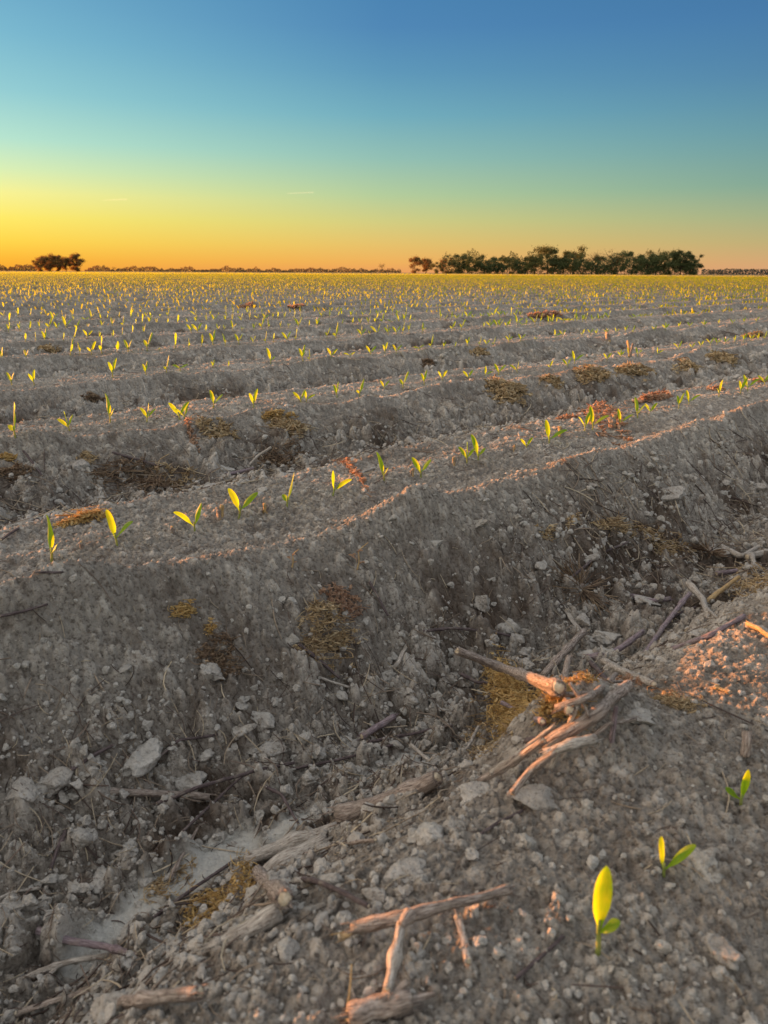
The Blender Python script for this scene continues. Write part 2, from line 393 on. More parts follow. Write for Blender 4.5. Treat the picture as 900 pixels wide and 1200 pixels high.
# each kind: height of whorl, list of leaves (az, tilt, length, width, curl, twist), words
KINDS = [
    (.018, [(2.9, .18, .030, .0085, .5, .3), (.2, .12, .040, .0090, .35, -.4)], 'two upright leaves'),
    (.015, [(3.0, .45, .032, .0090, .45, .3), (.15, .42, .034, .0090, .5, -.3)], 'two leaves in a V'),
    (.014, [(.3, .10, .046, .0110, .1, .5), (2.9, .7, .014, .0080, .5, .2)], 'tall leaf and short side leaf'),
    (.016, [(3.2, .55, .040, .0080, .75, .3), (.1, .2, .040, .0100, .2, .3)], 'one leaf leaning left'),
    (.016, [(-.1, .65, .040, .0080, .7, -.3), (2.9, .15, .038, .0095, .2, .3)], 'one leaf leaning right'),
    (.017, [(3.0, .5, .030, .0080, .6, .3), (.1, .45, .030, .0085, .6, -.2), (1.7, .05, .034, .0085, .1, .6)], 'three fanned leaves'),
    (.010, [(1.2, .08, .034, .0080, .1, .8)], 'single rolled leaf'),
    (.015, [(3.0, .95, .032, .0075, .5, .2), (.2, .9, .030, .0078, .6, -.2)], 'leaves opened wide'),
    (.018, [(2.6, .25, .045, .0105, .35, .9), (-.4, .45, .022, .0085, .5, 0)], 'broad leaf tilted left'),
    (.018, [(.4, .28, .045, .0105, .35, -.9), (3.4, .5, .022, .0085, .5, 0)], 'broad leaf tilted right'),
    (.022, [(-1.3, .06, .046, .0115, .16, .35), (-.45, .6, .015, .0085, .8, -.5)], 'long leaf'),
    (.012, [(2.2, .10, .030, .0075, .15, .3), (-.25, .62, .036, .0090, .25, -1.0)], 'opening leaves'),
    (.011, [(-1.3, .10, .034, .0095, .1, .2), (2.9, .8, .017, .0075, .5, .9)], 'upright leaf'),
]
def stem_mesh(z0, seed, r=.0017):
    mb = MB(); P = resample([(0, 0, -.012), (.0006, .0004, z0*.5), (0, 0, z0+.004)], 6); tube(mb, P, r*1.15, r*.75, 8, .03, seed); return mb.mesh('stem')
PROTO = []
for i, (z0, lv, w) in enumerate(KINDS):
    me_l = []
    for (az, ti, L, W, cu, tw) in lv:
        mb = MB(); mb.add(*leaf_geo(z0*.75, az, ti*(1.1 if i < 10 else 1)+(.04 if i < 10 else 0), L*1.15, W*(1.12 if i < 10 else 1.0), cu, tw, (.75 if math.cos(az) < 0 else -.75) if i < 10 else 0)); m_ = mb.mesh('leaf'); m_.materials.append(M['leaf']); me_l.append(m_)
    ms = stem_mesh(z0, i); ms.materials.append(M['stem']); PROTO.append((ms, me_l, w))
ORDW = ['first','second','third','fourth','fifth','sixth','seventh','eighth','ninth','tenth','eleventh','twelfth','thirteenth','fourteenth','fifteenth','sixteenth','seventeenth','eighteenth','nineteenth','twentieth']
def ordn(n):
    if n < 20: return ORDW[n]
    tens = {2: 'twenty', 3: 'thirty', 4: 'forty', 5: 'fifty', 6: 'sixty', 7: 'seventy'}; k = n+1
    if k % 10 == 0: return {20: 'twentieth', 30: 'thirtieth', 40: 'fortieth', 50: 'fiftieth', 60: 'sixtieth', 70: 'seventieth'}[k]
    return tens[k//10]+'-'+ORDW[k % 10-1]
def seedling(x, y, kind, sc, rz, label, lean=(0, 0)):
    ms, ml, w = PROTO[kind]
    e = empty('corn_seedling', (x, y, gz(x, y)-.001), rz, sc); e.rotation_euler = (lean[0], lean[1], rz)
    tag(e, label, 'corn seedling', 'young corn seedlings growing in rows on the soil beds')
    link('stem', ms, None, e)
    for m_ in ml: link('leaf', m_, None, e)
    return e
ROWPX = {
 1: [(60,660,8,1.0),(137,641,4,.95),(228,625,3,.95),(280,608,1,1.0),(336,595,2,1.05),(390,583,0,.85),(450,567,8,.9),(493,560,1,.9),(547,543,0,.9),(560,540,8,.85),(617,527,1,.55),(643,521,4,1.0),(685,506,7,.9),(694,504,5,1.05),(727,498,1,.8),(747,490,4,.95),(762,485,1,.8),(795,480,0,.85),(807,475,4,.8),(842,467,4,.9),(867,462,0,1.0),(876,459,4,1.0),(896,452,1,.8)],
 2: [(18,516,2,1.05),(82,508,0,.95),(129,498,8,1.1),(172,496,2,.95),(210,491,8,1.15),(216,490,6,.8),(250,481,1,1.0),(297,479,2,1.05),(353,473,1,.85),(359,472,4,.7),(395,467,0,1.05),(421,465,2,.85),(450,457,1,.7),(472,456,9,.9),(497,452,0,1.0),(518,447,1,1.0),(549,445,1,.85),(568,442,3,.8),(584,440,1,1.0),(606,437,0,.9),(644,434,6,.6),(665,430,1,.9),(673,428,4,1.0),(711,424,1,.8),(727,420,1,.8),(736,420,0,.9),(747,418,4,.7),(770,416,4,.7),(795,411,3,.9),(811,409,1,.8),(821,407,1,.8),(832,405,3,.8),(840,404,1,.85),(850,403,1,.8),(861,402,0,.7),(871,401,3,.8),(880,400,1,.8),(889,399,0,.8),(896,398,2,.9)],
 3: [(14,453,1,1.0),(40,452,0,.95),(132,444,2,1.1),(171,440,0,1.1),(195,437,2,1.0),(211,437,7,1.2),(250,432,0,.6),(268,431,6,.6),(317,427,2,1.0),(355,424,0,1.1),(363,423,2,.8),(388,421,1,.9),(410,419,7,.9),(434,417,1,1.1),(451,415,0,.9),(464,414,3,.9),(491,411,7,.9),(505,410,2,1.0),(520,409,0,.6),(533,407,6,.6),(548,406,0,.8),(562,405,2,.8),(570,405,1,.8),(578,404,2,.8),(596,402,0,.8),(610,401,1,.9),(627,399,0,.5),(650,397,4,.9),(659,396,2,.8),(682,394,4,.8),(692,393,1,.9),(699,393,0,.8),(711,392,2,.7),(722,391,1,.7),(733,390,0,.8),(742,390,2,.8),(767,388,1,.8),(780,387,5,1.0),(795,385,0,.9),(808,384,1,.9),(825,383,5,.9),(842,381,0,.8),(858,380,1,.8),(872,379,0,.8),(886,378,1,.8)],
}
plants = []      # (x, y, kind, scale, row index, individual?)
for (px, py, k, s_) in ((700, 1118, 10, 1.12), (777, 1029, 11, .80), (868, 943, 12, .85)):
    q, _ = at(px, py); plants.append([q.x, q.y, k, s_, 0])
for row, L in ROWPX.items():
    for (px, py, k, s_) in L:
        q, _ = at(px, py); plants.append([q.x, q.y, k if rr_.random() < .7 else rr_.choice([0, 1, 3, 4, 5, 8, 9]), s_*rr_.uniform(.85, 1.1), row])
half = math.tan(R(26.2))
def inwedge(x, y, m=0.0): return y > .3 and abs(x) < half*y*(1+m)+.0
rr_ = random.Random(3)
# beyond the edges of the frame the same rows go on
allp = []
for row in range(0, 170):
    sc0 = .19+row*1.0; t0, t1 = -170, 230
    t = -sc0*1.6-3 if row > 3 else -4.0
    tmax = sc0*9+14 if row < 4 else sc0*6+20
    while t < tmax:
        t += (rr_.uniform(.075, .15) if row < 4 else rr_.uniform(.055, .115)) if rr_.random() > .07 else rr_.uniform(.2, .42)
        s = sc0+rr_.gauss(0, .008)
        x = s*ND[0]+t*TD[0]; y = s*ND[1]+t*TD[1]
        if y < .15 or math.hypot(x, y) > 155: continue
        if abs(math.atan2(x, y)) > R(40): continue
        if row <= 3 and inframe(x, y, 0, 12):
            lim = {0: 9e9, 1: 9.4, 2: 16.0, 3: 18.5}[row]
            if math.hypot(x, y) < lim and row > 0: continue
            if row == 0 and math.hypot(x, y) < 6: continue
        allp.append((x, y, rr_.choice([0, 0, 1, 1, 1, 2, 3, 4, 5, 6, 7, 8, 9]), max(.5, rr_.gauss(.9, .15)), row))
order = sorted((p for p in allp if p[4] > 3 and inframe(p[0], p[1])), key=lambda p: p[0]**2+p[1]**2)
indiv = order[:300-len(plants)]
iset = set(id(p) for p in indiv)
plants += [list(p) for p in indiv]
rest = [p for p in allp if id(p) not in iset]
rowname = {0: 'nearest row', 1: 'second row', 2: 'third row', 3: 'fourth row', 4: 'fifth row', 5: 'sixth row', 6: 'seventh row', 7: 'eighth row', 8: 'ninth row', 9: 'tenth row'}
first_words = ['tallest foreground corn seedling with one long upright leaf and a small side leaf', 'small foreground corn seedling with two leaves opening to the right, behind the tallest one', 'small foreground corn seedling at the right edge beside the broken stub']
byrow = {}
for p in plants: byrow.setdefault(p[4], []).append(p)
for row, L in byrow.items():
    L.sort(key=lambda p: p[0]/p[1])
    if row == 0:
        L.sort(key=lambda p: p[1])
    for i, p in enumerate(L):
        lab = first_words[i] if row == 0 else 'seedling, %s, %s from left in %s' % (PROTO[p[2]][2], ordn(i), rowname.get(row, 'row %d' % row))
        rz = rr_.gauss(-.25, .35) if row < 4 else rr_.gauss(-.75, .45)
        if row == 0: rz = [0, 0, 0][i]
        seedling(p[0], p[1], p[2], p[3]*((1.2 if row < 4 else 1.55) if row else 1), rz, lab, (rr_.gauss(0, .09), rr_.gauss(0, .10)) if row else (0, -.06))
# all the others as one mass
def corn_mass():
    VV = []; FF = []; n = 0; g = np.random.default_rng(5)
    P = np.array([(p[0], p[1], p[2], p[3]) for p in rest])
    rd = np.hypot(P[:, 0], P[:, 1]); z = np.zeros(len(P))
    z = field(P[:, 0], P[:, 1])[0] if True else z
    for k, (z0, lv, w) in enumerate(KINDS):
        for (lo, hi, ns) in ((0, 14, 5), (14, 40, 3), (40, 999, 1)):
            sel = (P[:, 2] == k) & (rd >= lo) & (rd < hi)
            if not sel.any(): continue
            for (az, ti, L, W, cu, tw) in lv:
                nc = 3 if ns == 5 else 2
                v, f, _ = leaf_geo(z0*.5, az, ti, L*(1.6 if ns == 5 else 1.9), W*{5: 1.7, 3: 2.2, 1: 2.4}[ns], cu, tw, .75 if math.cos(az) < 0 else -.75, nseg=max(ns, 2), nc=nc)
                f = np.array(f); v[:, 2] -= 0.0
                m = sel.sum(); yaw = g.normal(-.5, .4, m)+np.pi*(g.random(m) < .5); c, s = np.cos(yaw), np.sin(yaw); sc = P[sel, 3][:, None]
                x = (v[None, :, 0]*c[:, None]-v[None, :, 1]*s[:, None])*sc+P[sel, 0][:, None]
                y = (v[None, :, 0]*s[:, None]+v[None, :, 1]*c[:, None])*sc+P[sel, 1][:, None]
                zz = v[None, :, 2]*sc+z[sel][:, None]
                VV.append(np.stack([x, y, zz], -1).reshape(-1, 3)); FF.append((f[None]+(np.arange(m)*len(v))[:, None, None]+n).reshape(-1, 4)); n += m*len(v)
    # far field: thinned rows with leaves merged into bigger tufts
    m = 45000; rad = np.sqrt(g.random(m))*0+150*np.exp(g.random(m)*np.log(600/150)); an = g.uniform(-R(38), R(38), m)
    s = rad*np.sin(an)*ND[0]+rad*np.cos(an)*ND[1]; t = rad*np.sin(an)*TD[0]+rad*np.cos(an)*TD[1]; s = np.floor(s)+.19
    X = s*ND[0]+t*TD[0]; Y = s*ND[1]+t*TD[1]; w = .02+rad*.0002; h = g.uniform(.035, .06, m)
    yaw = g.normal(-.77, .5, m)+1.57; dx = np.cos(yaw)*w; dy = np.sin(yaw)*w; le = g.uniform(-.6, .6, m)*w
    q = np.stack([np.stack([X-dx*.6, Y-dy*.6, 0*X], -1), np.stack([X+dx*.6, Y+dy*.6, 0*X], -1), np.stack([X+dx+le, Y+dy, h], -1), np.stack([X-dx+le, Y-dy, h*.8], -1)], 1)
    VV.append(q.reshape(-1, 3)); FF.append(np.arange(m*4).reshape(-1, 4)+n)
    me = npmesh('corn_rows', np.vstack(VV), np.vstack(FF)); vattr(me, 'along', np.zeros(len(me.vertices)))
    o = link('distant_corn_rows', me, M['leaf_far'])
    tag(o, 'mass of tiny yellow green corn seedlings in rows running to the horizon', 'corn seedlings', kind='stuff')
corn_mass()

# ---------------------------------------------------------------- clods
def ico(sub):
    bm = bmesh.new(); bmesh.ops.create_icosphere(bm, subdivisions=sub, radius=1); bm.verts.ensure_lookup_table()
    V = np.array([v.co[:] for v in bm.verts]); F = np.array([[v.index for v in f.verts] for f in bm.faces]); bm.free(); return V, F
def clod(sub, seed, flat=.7, planes=9):
    V, F = ico(sub); g = np.random.default_rng(seed); V = V.copy()
    for _ in range(planes):
        n = g.standard_normal(3); n /= np.linalg.norm(n); d = g.uniform(.42, .85)
        e = np.maximum(0, V@n-d); V -= np.outer(e, n)
    if sub >= 3:
        D = V/np.linalg.norm(V, axis=1)[:, None]; q = D*2.2+seed
        V += D*((.30*fbm(q[:, 0]+q[:, 2]*.7, q[:, 1]-q[:, 2]*.5, 3, seed))+.14*fbm(q[:, 0]*3.5+q[:, 2], q[:, 1]*3.5-q[:, 2]*2, 3, seed+5))[:, None]
        V += D*(.05*domes(q[:, 0]*1.0+q[:, 2]*.6, q[:, 1]+q[:, 2]*.4, .35, seed, .6)*1.5)[:, None]
    V[:, 0] *= g.uniform(.95, 1.2); V[:, 1] *= g.uniform(.7, 1.0); V[:, 2] *= flat*g.uniform(.8, 1.1); return V, F
CM = []
for i in range(16):
    V, F = clod(4, 100+i); me = npmesh('clod', V, F); me.materials.append(M['clod']); CM.append(me)
def put_clod(px, py, w, h, label, k, rz=None):
    q, t = at(px, py+h*.25); d = t  # camera depth
    sx = .5*w/900*d; sz = .5*h/900*d*1.05
    o = bpy.data.objects.new('soil_clod', CM[k % len(CM)]); col.objects.link(o)
    aa = np.linspace(0, 6.28, 7); z = float(np.mean(field(q.x+np.cos(aa)*sx*.5, q.y+np.sin(aa)*sx*.4)[0]))
    o.location = (q.x, q.y, z+sz*.08); o.scale = (sx, min(sx, (sx+sz)*.55), max(sz, sx*.45)*1.05)
    o.rotation_euler = (rr_.uniform(-.25, .25), rr_.uniform(-.25, .25), rr_.uniform(-.4, .4) if rz is None else rz)
    tag(o, label, 'soil clod'); return o
HAND = [
 (30,937,52,36,'large rounded clod at the left edge, lower of two together above the horizontal stick'),
 (60,912,44,30,'rounded clod at left edge, upper right neighbour of the largest one there'),
 (310,838,40,24,'pale angular clod in the furrow left of centre, topmost of the cluster'),
 (282,862,36,20,'flat pale clod just below left of the topmost angular clod'),
 (227,905,40,40,'upright pale block clod standing above the horizontal stick'),
 (240,880,26,17,'small brownish clod touching the top of the upright block clod'),
 (322,880,40,30,'knobbly grey clod in the furrow right of the upright block clod'),
 (403,873,38,15,'long low clod left of the purple stalk piece in the furrow'),
 (462,868,22,20,'small rounded clod right above the smooth silt patch'),
 (595,722,37,29,'pale lumpy clod below the spiky straw tuft, left one'),
 (712,738,38,25,'pale wedge clod in the furrow below right of the spiky straw tuft'),
 (565,700,28,32,'sloping grey clod on the bed side left of the spiky straw tuft'),
 (755,701,42,21,'flat clod right of the spiky straw tuft'),
 (838,647,38,18,'pale brick shaped clod at far right foot of the bed slope'),
 (745,843,54,20,'long pale crust clod right of the stalk pile'),
 (95,1000,32,34,'tan egg shaped clod tilted in the lower left rubble'),
 (115,1037,42,20,'flat oval clod below the tan egg shaped clod'),
 (55,1080,30,25,'blunt grey clod left above the pale purple stalk'),
 (443,1046,33,34,'round ball shaped clod above the forked foreground stalk'),
 (472,1047,22,30,'narrow clod leaning on the round ball shaped clod'),
 (480,1018,56,36,'broad lumpy clod behind the round ball shaped clod'),
 (500,975,44,36,'angular clod lit on top, below the broken dark stalk'),
 (535,965,32,32,'clod right beside the angular clod below the broken dark stalk'),
 (560,930,46,26,'pale clod at lower left foot of the stalk pile'),
 (628,930,64,38,'wide pale hump of crusted soil right below the stalk pile'),
 (343,745,23,27,'pale clod on the slope beside the brown gold weed strands'),
 (510,635,17,16,'small round clod high on the slope of the second bed'),
 (192,778,14,16,'small upright pale clod on the left slope below the lit crest'),
 (283,828,17,17,'small clod on the lower slope above the flat pale clod'),
 (262,549,26,13,'pale slab clod in the second furrow left of centre'),
 (612,762,22,14,'small grey clod right of the spiky tuft stick base'),
 (480,826,22,16,'grey clod in the furrow left of the long brown stalk'),
 (428,722,16,14,'small clod in the dark patch left of the thin bent twig'),
 (250,790,14,14,'small dusty clod in the brown weed patch on the left slope'),
 (400,808,26,16,'low clod in the dark rubble above the purple stalk'),
 (650,770,24,16,'small clod under the steep brown twig above the pile'),
 (820,740,24,14,'small clod below the forked bleached stalk'),
 (690,770,26,16,'clod under the curved grey twig'),
 (20,1060,30,30,'rough grey clod at lower left edge'),
 (330,703,14,12,'little clod at the crest edge above the weed strands'),
 (150,1010,24,14,'bluish grey flat clod beside the tan egg shaped clod'),
 (380,1008,20,16,'small clod under the cut end of the thick stalk'),
 (15,1090,34,26,'flat dark clod at the left edge below the rough grey clod'),
 (700,640,28,15,'flat clod up the slope above the spiky straw tuft'),
 (885,735,30,16,'clod at right edge below the straw mat'),
 (780,580,40,22,'broad crusted clod on the right slope of the second bed'),
]
for i, (px, py, w, h, lab) in enumerate(HAND): put_clod(px, py, w, h, lab, i)
# many small ones: those large in view as individuals, crumbs as one mass
def scatter_xy(n, rmin, rmax, furw, topw, seed, amax=38, power=1.0):
    g = np.random.default_rng(seed); out = []
    tot = 0
    while tot < n:
        m = n*4; rad = rmin*np.exp(g.random(m)**power*np.log(rmax/rmin)); an = g.uniform(-R(amax), R(amax), m)
        x = rad*np.sin(an); y = rad*np.cos(an)
        z, u, s, t, r = base_h(x, y); w = topw+(furw-topw)*sst(.18, .40, np.abs(u))
        w = w*(.35+1.1*sst(-.2, .3, vn(x*6, y*6, 55)))
        for (sx_, sy_, a_, b_) in SILT:
            ds_, dt_ = st(x-sx_, y-sy_); w = w*(1-.6*(np.sqrt((dt_/a_)**2+(ds_/b_)**2) < .9))
        ok = g.random(m) < w; out.append(np.stack([x, y], 1)[ok]); tot += ok.sum()
    return np.vstack(out)[:n]
g0 = np.random.default_rng(8)
XY = scatter_xy(290, .42, 2.6, .9, .05, 77, 32)
ZZ = field(XY[:, 0], XY[:, 1])[0]
for i, ((x, y), z) in enumerate(zip(XY, ZZ)):
    d = math.hypot(x, y); sz = float(np.clip(g0.lognormal(math.log(.0068*(.75+.4*d)), .42), .0045, .026))
    o = bpy.data.objects.new('soil_clod', CM[i % len(CM)]); col.objects.link(o); o.location = (x, y, z+sz*.1)
    o.scale = (sz*1.15, sz, sz*.9); o.rotation_euler = (g0.uniform(-.5, .5), g0.uniform(-.5, .5), g0.uniform(0, 6.28))
    s_, t_ = st(x, y)
    if s_ < .9: tag(o, 'small crumbly clod, one of many alike in the rubble of the nearest furrow', 'soil clod', 'small clods of the nearest furrow')
    else: tag(o, 'small crumbly clod, one of many alike on the beds and furrows farther back', 'soil clod', 'small clods farther back')
def quat_rot(g, m, tilt=None):
    q = g.standard_normal((m, 4)); q /= np.linalg.norm(q, axis=1)[:, None]; w, x, y, z = q.T
    return np.stack([1-2*(y*y+z*z), 2*(x*y-z*w), 2*(x*z+y*w), 2*(x*y+z*w), 1-2*(x*x+z*z), 2*(y*z-x*w), 2*(x*z-y*w), 2*(y*z+x*w), 1-2*(x*x+y*y)], -1).reshape(m, 3, 3)
def crumbs():
    g = np.random.default_rng(21); VV = []; FF = []; n = 0
    for (cnt, lo, hi, rmin, rmax, sub, fw, tw, sd) in ((9500, .0014, .0045, .36, 2.4, 2, 1, .12, 1), (2600, .004, .0095, .4, 4, 3, 1, .025, 2), (3200, .004, .011, 1.5, 9, 2, .9, .10, 3), (2200, .010, .02, 4, 16, 2, .9, .08, 4)):
        XY = scatter_xy(cnt, rmin, rmax, fw, tw, 500+sd); Z = field(XY[:, 0], XY[:, 1])[0]
        kk = g.integers(0, 8, cnt); S = lo*np.exp(g.random(cnt)**1.6*np.log(hi/lo)); RM = quat_rot(g, cnt)
        for k in range(8):
            V, F = clod(sub, 300+k, .85, 7); sel = kk == k; m = sel.sum()
            W = np.einsum('nij,vj->nvi', RM[sel], V)*S[sel][:, None, None]
            W[..., 0] += XY[sel, 0][:, None]; W[..., 1] += XY[sel, 1][:, None]; W[..., 2] += (Z[sel]+S[sel]*.25)[:, None]
            VV.append(W.reshape(-1, 3)); FF.append((F[None]+(np.arange(m)*len(V))[:, None, None]+n).reshape(-1, 3)); n += m*len(V)
    me = npmesh('soil_crumbs', np.vstack(VV), np.vstack(FF), False); o = link('soil_crumbs', me, M['clod'])
    tag(o, 'fine crumbs of dry soil scattered over beds and furrows', 'soil crumbs', kind='stuff')
crumbs()

# ---------------------------------------------------------------- fine plant litter (uncountable)
def straws(P, Dv, L, rad, bend, g, nr=5, ns=3):
    m = len(P); q = np.linspace(-.5, .5, nr)
    side = np.cross(Dv, [0, 0, 1.]); side /= np.linalg.norm(side, axis=1)[:, None]+1e-9; up = np.cross(side, Dv)
    C = P[:, None, :]+Dv[:, None, :]*(L[:, None]*q[None])[..., None]
    C = C+side[:, None, :]*(bend[:, None]*L[:, None]*(q[None]**2*4-.5+g.normal(0, .08, (m, nr))))[..., None]+up[:, None, :]*(np.abs(bend[:, None])*.4*L[:, None]*(.25-q[None]**2))[..., None]
    a = np.linspace(0, 2*np.pi, ns, endpoint=False); tap = (1-.5*np.abs(q)*1.2)
    V = C[:, :, None, :]+(side[:, None, None, :]*np.cos(a)[None, None, :, None]+up[:, None, None, :]*np.sin(a)[None, None, :, None])*(rad[:, None, None, None]*tap[None, :, None, None])
    F = np.array([[i*ns+j, i*ns+(j+1) % ns, (i+1)*ns+(j+1) % ns, (i+1)*ns+j] for i in range(nr-1) for j in range(ns)])
    F = (F[None]+(np.arange(m)*nr*ns)[:, None, None]).reshape(-1, 4); return V.reshape(-1, 3), F, nr*ns
def litter():
    g = np.random.default_rng(31); VV = []; FF = []; TT = []; n = 0
    for (cnt, rmin, rmax, l0, l1, r0, r1, fw, tw, sd) in ((7500, .38, 3.2, .006, .03, .0003, .0008, 1, .05, 1), (1100, .4, 3.5, .025, .08, .0005, .0014, 1, .02, 2), (6500, 1.6, 9, .02, .09, .0007, .0018, 1, .05, 3), (1200, 7, 24, .05, .2, .0016, .004, .9, .1, 4)):
        XY = scatter_xy(cnt, rmin, rmax, fw, tw, 700+sd); 
        an = g.uniform(0, 6.283, cnt); L = g.uniform(l0, l1, cnt)
        dx = np.cos(an); dy = np.sin(an)
        za = field(XY[:, 0]-dx*L*.35, XY[:, 1]-dy*L*.35)[0]; zb = field(XY[:, 0]+dx*L*.35, XY[:, 1]+dy*L*.35)[0]
        zm = field(XY[:, 0], XY[:, 1])[0]
        D = np.stack([dx, dy, (zb-za)/(.7*L)+g.normal(0, .12, cnt)], 1); D /= np.linalg.norm(D, axis=1)[:, None]
        rad = g.uniform(r0, r1, cnt); P = np.stack([XY[:, 0], XY[:, 1], np.maximum((za+zb)/2, zm)+rad*.8], 1)
        V, F, k = straws(P, D, L, rad, g.normal(0, .13, cnt), g)
        VV.append(V); FF.append(F+n); n += len(V); TT.append(np.repeat(g.random(cnt)**.85, k))
    me = npmesh('plant_litter', np.vstack(VV), np.vstack(FF)); vattr(me, 'tone', np.concatenate(TT)); o = link('plant_litter', me, M['litter'])
    tag(o, 'fine dry straw and root bits strewn over the furrows', 'plant litter', kind='stuff')
litter()

# ---------------------------------------------------------------- dried weed mats and tufts
def mat_clump(px, py, wpx, hpx, kind, label, n=420, thick=.35, cat='dried weeds', curly=1.0, seed=0, angle=0.0, name='dried_weed_mat', lift=0.0, leafy=1.0):
    """a tangle of curled stems with crumpled little leaves, lying on the soil"""
    g = np.random.default_rng(900+seed); c, d = at(px, py)
    # spread measured on the ground
    ca, sa = math.cos(angle), math.sin(angle)
    cc = g.normal(0, .5, (9, 2)); u = cc[g.integers(0, 9, n)]+g.standard_normal((n, 2))*.24; u = u[np.hypot(u[:, 0], u[:, 1]) < 1.05]; u = u[:int(len(u)*.7)]; n = len(u)
    ux = (u[:, 0]*ca*wpx-u[:, 1]*sa*hpx)+px; uy = (u[:, 0]*sa*wpx+u[:, 1]*ca*hpx)+py
    # map a few pixels to ground by bilinear fit
    J = []
    for (dx, dy) in ((wpx, 0), (-wpx, 0), (0, hpx), (0, -hpx)):
        q, _ = at(px+dx*.6, py+dy*.6); J.append(np.array([q.x, q.y]))
    jx = (J[0]-J[1])/(1.2*wpx); jy = (J[2]-J[3])/(1.2*hpx); a_ = np.linalg.norm(jx)*wpx; b_ = np.linalg.norm(jy)*hpx; jy = jy*min(1, (.62 if seed == 0 else .75)*a_/b_)
    XY = np.array([c.x, c.y])+np.outer(ux-px, jx)+np.outer(uy-py, jy)
    Z = field(XY[:, 0], XY[:, 1])[0]
    ext = wpx/900*d; H = ext*(thick if seed in (0, 1, 2, 3) else min(thick, .5))*.5
    rad = np.hypot(u[:, 0], u[:, 1]); Z = Z+H*np.clip(1-rad**2, 0, 1)*g.random(n)**.7+.001+lift
    L = np.clip(g.lognormal(math.log(.30*ext*.55+.005), .5, n), .004, .06)*(1.1 if curly > .5 else 1.5)
    D = g.standard_normal((n, 3)); D[:, 2] *= .55; D /= np.linalg.norm(D, axis=1)[:, None]
    sw = max(.00042, .00042*d/.9)
    r = g.uniform(.8, 2.0, n)*sw
    V, F, k = straws(np.column_stack([XY, Z]), D, L, r, g.normal(0, .55*curly+.08, n), g, 6, 3)
    root = empty(name, (c.x, c.y, gzb(c.x, c.y))); o0 = np.array(root.location)
    me = npmesh('stems', V-o0, F); vattr(me, 'tone', np.repeat(np.clip(g.normal(.55, .25, n), 0, 1), k)); link('stems', me, M[kind], root)
    m = int(n*1.6*leafy)
    if m > 4:
        idx = g.integers(0, n, m); p = np.column_stack([XY, Z])[idx]+g.normal(0, ext*.035, (m, 3))*np.array([1, 1, .6]); p[:, 2] = np.maximum(p[:, 2], Z[idx]-.003)
        S = g.uniform(.9, 2.4, m)*max(.0013, .0015*d/.9)
        q = np.array([[-1, 0, .25], [-.4, .5, -.1], [.45, .45, .2], [1, 0, -.1], [.4, -.5, .25], [-.45, -.45, 0]]); 
        W = np.einsum('nij,vj->nvi', quat_rot(g, m), q)*S[:, None, None]+p[:, None, :]
        f = np.array([[0, 1, 4, 5], [1, 2, 3, 4]]); F2 = (f[None]+(np.arange(m)*6)[:, None, None]).reshape(-1, 4)
        me = npmesh('leaves', W.reshape(-1, 3)-o0, F2, False); vattr(me, 'tone', np.repeat(np.clip(g.normal(.6, .25, m), 0, 1), 6)); link('leaves', me, M[kind], root)
    tag(root, label, cat, 'dried weed mats on the soil'); return root
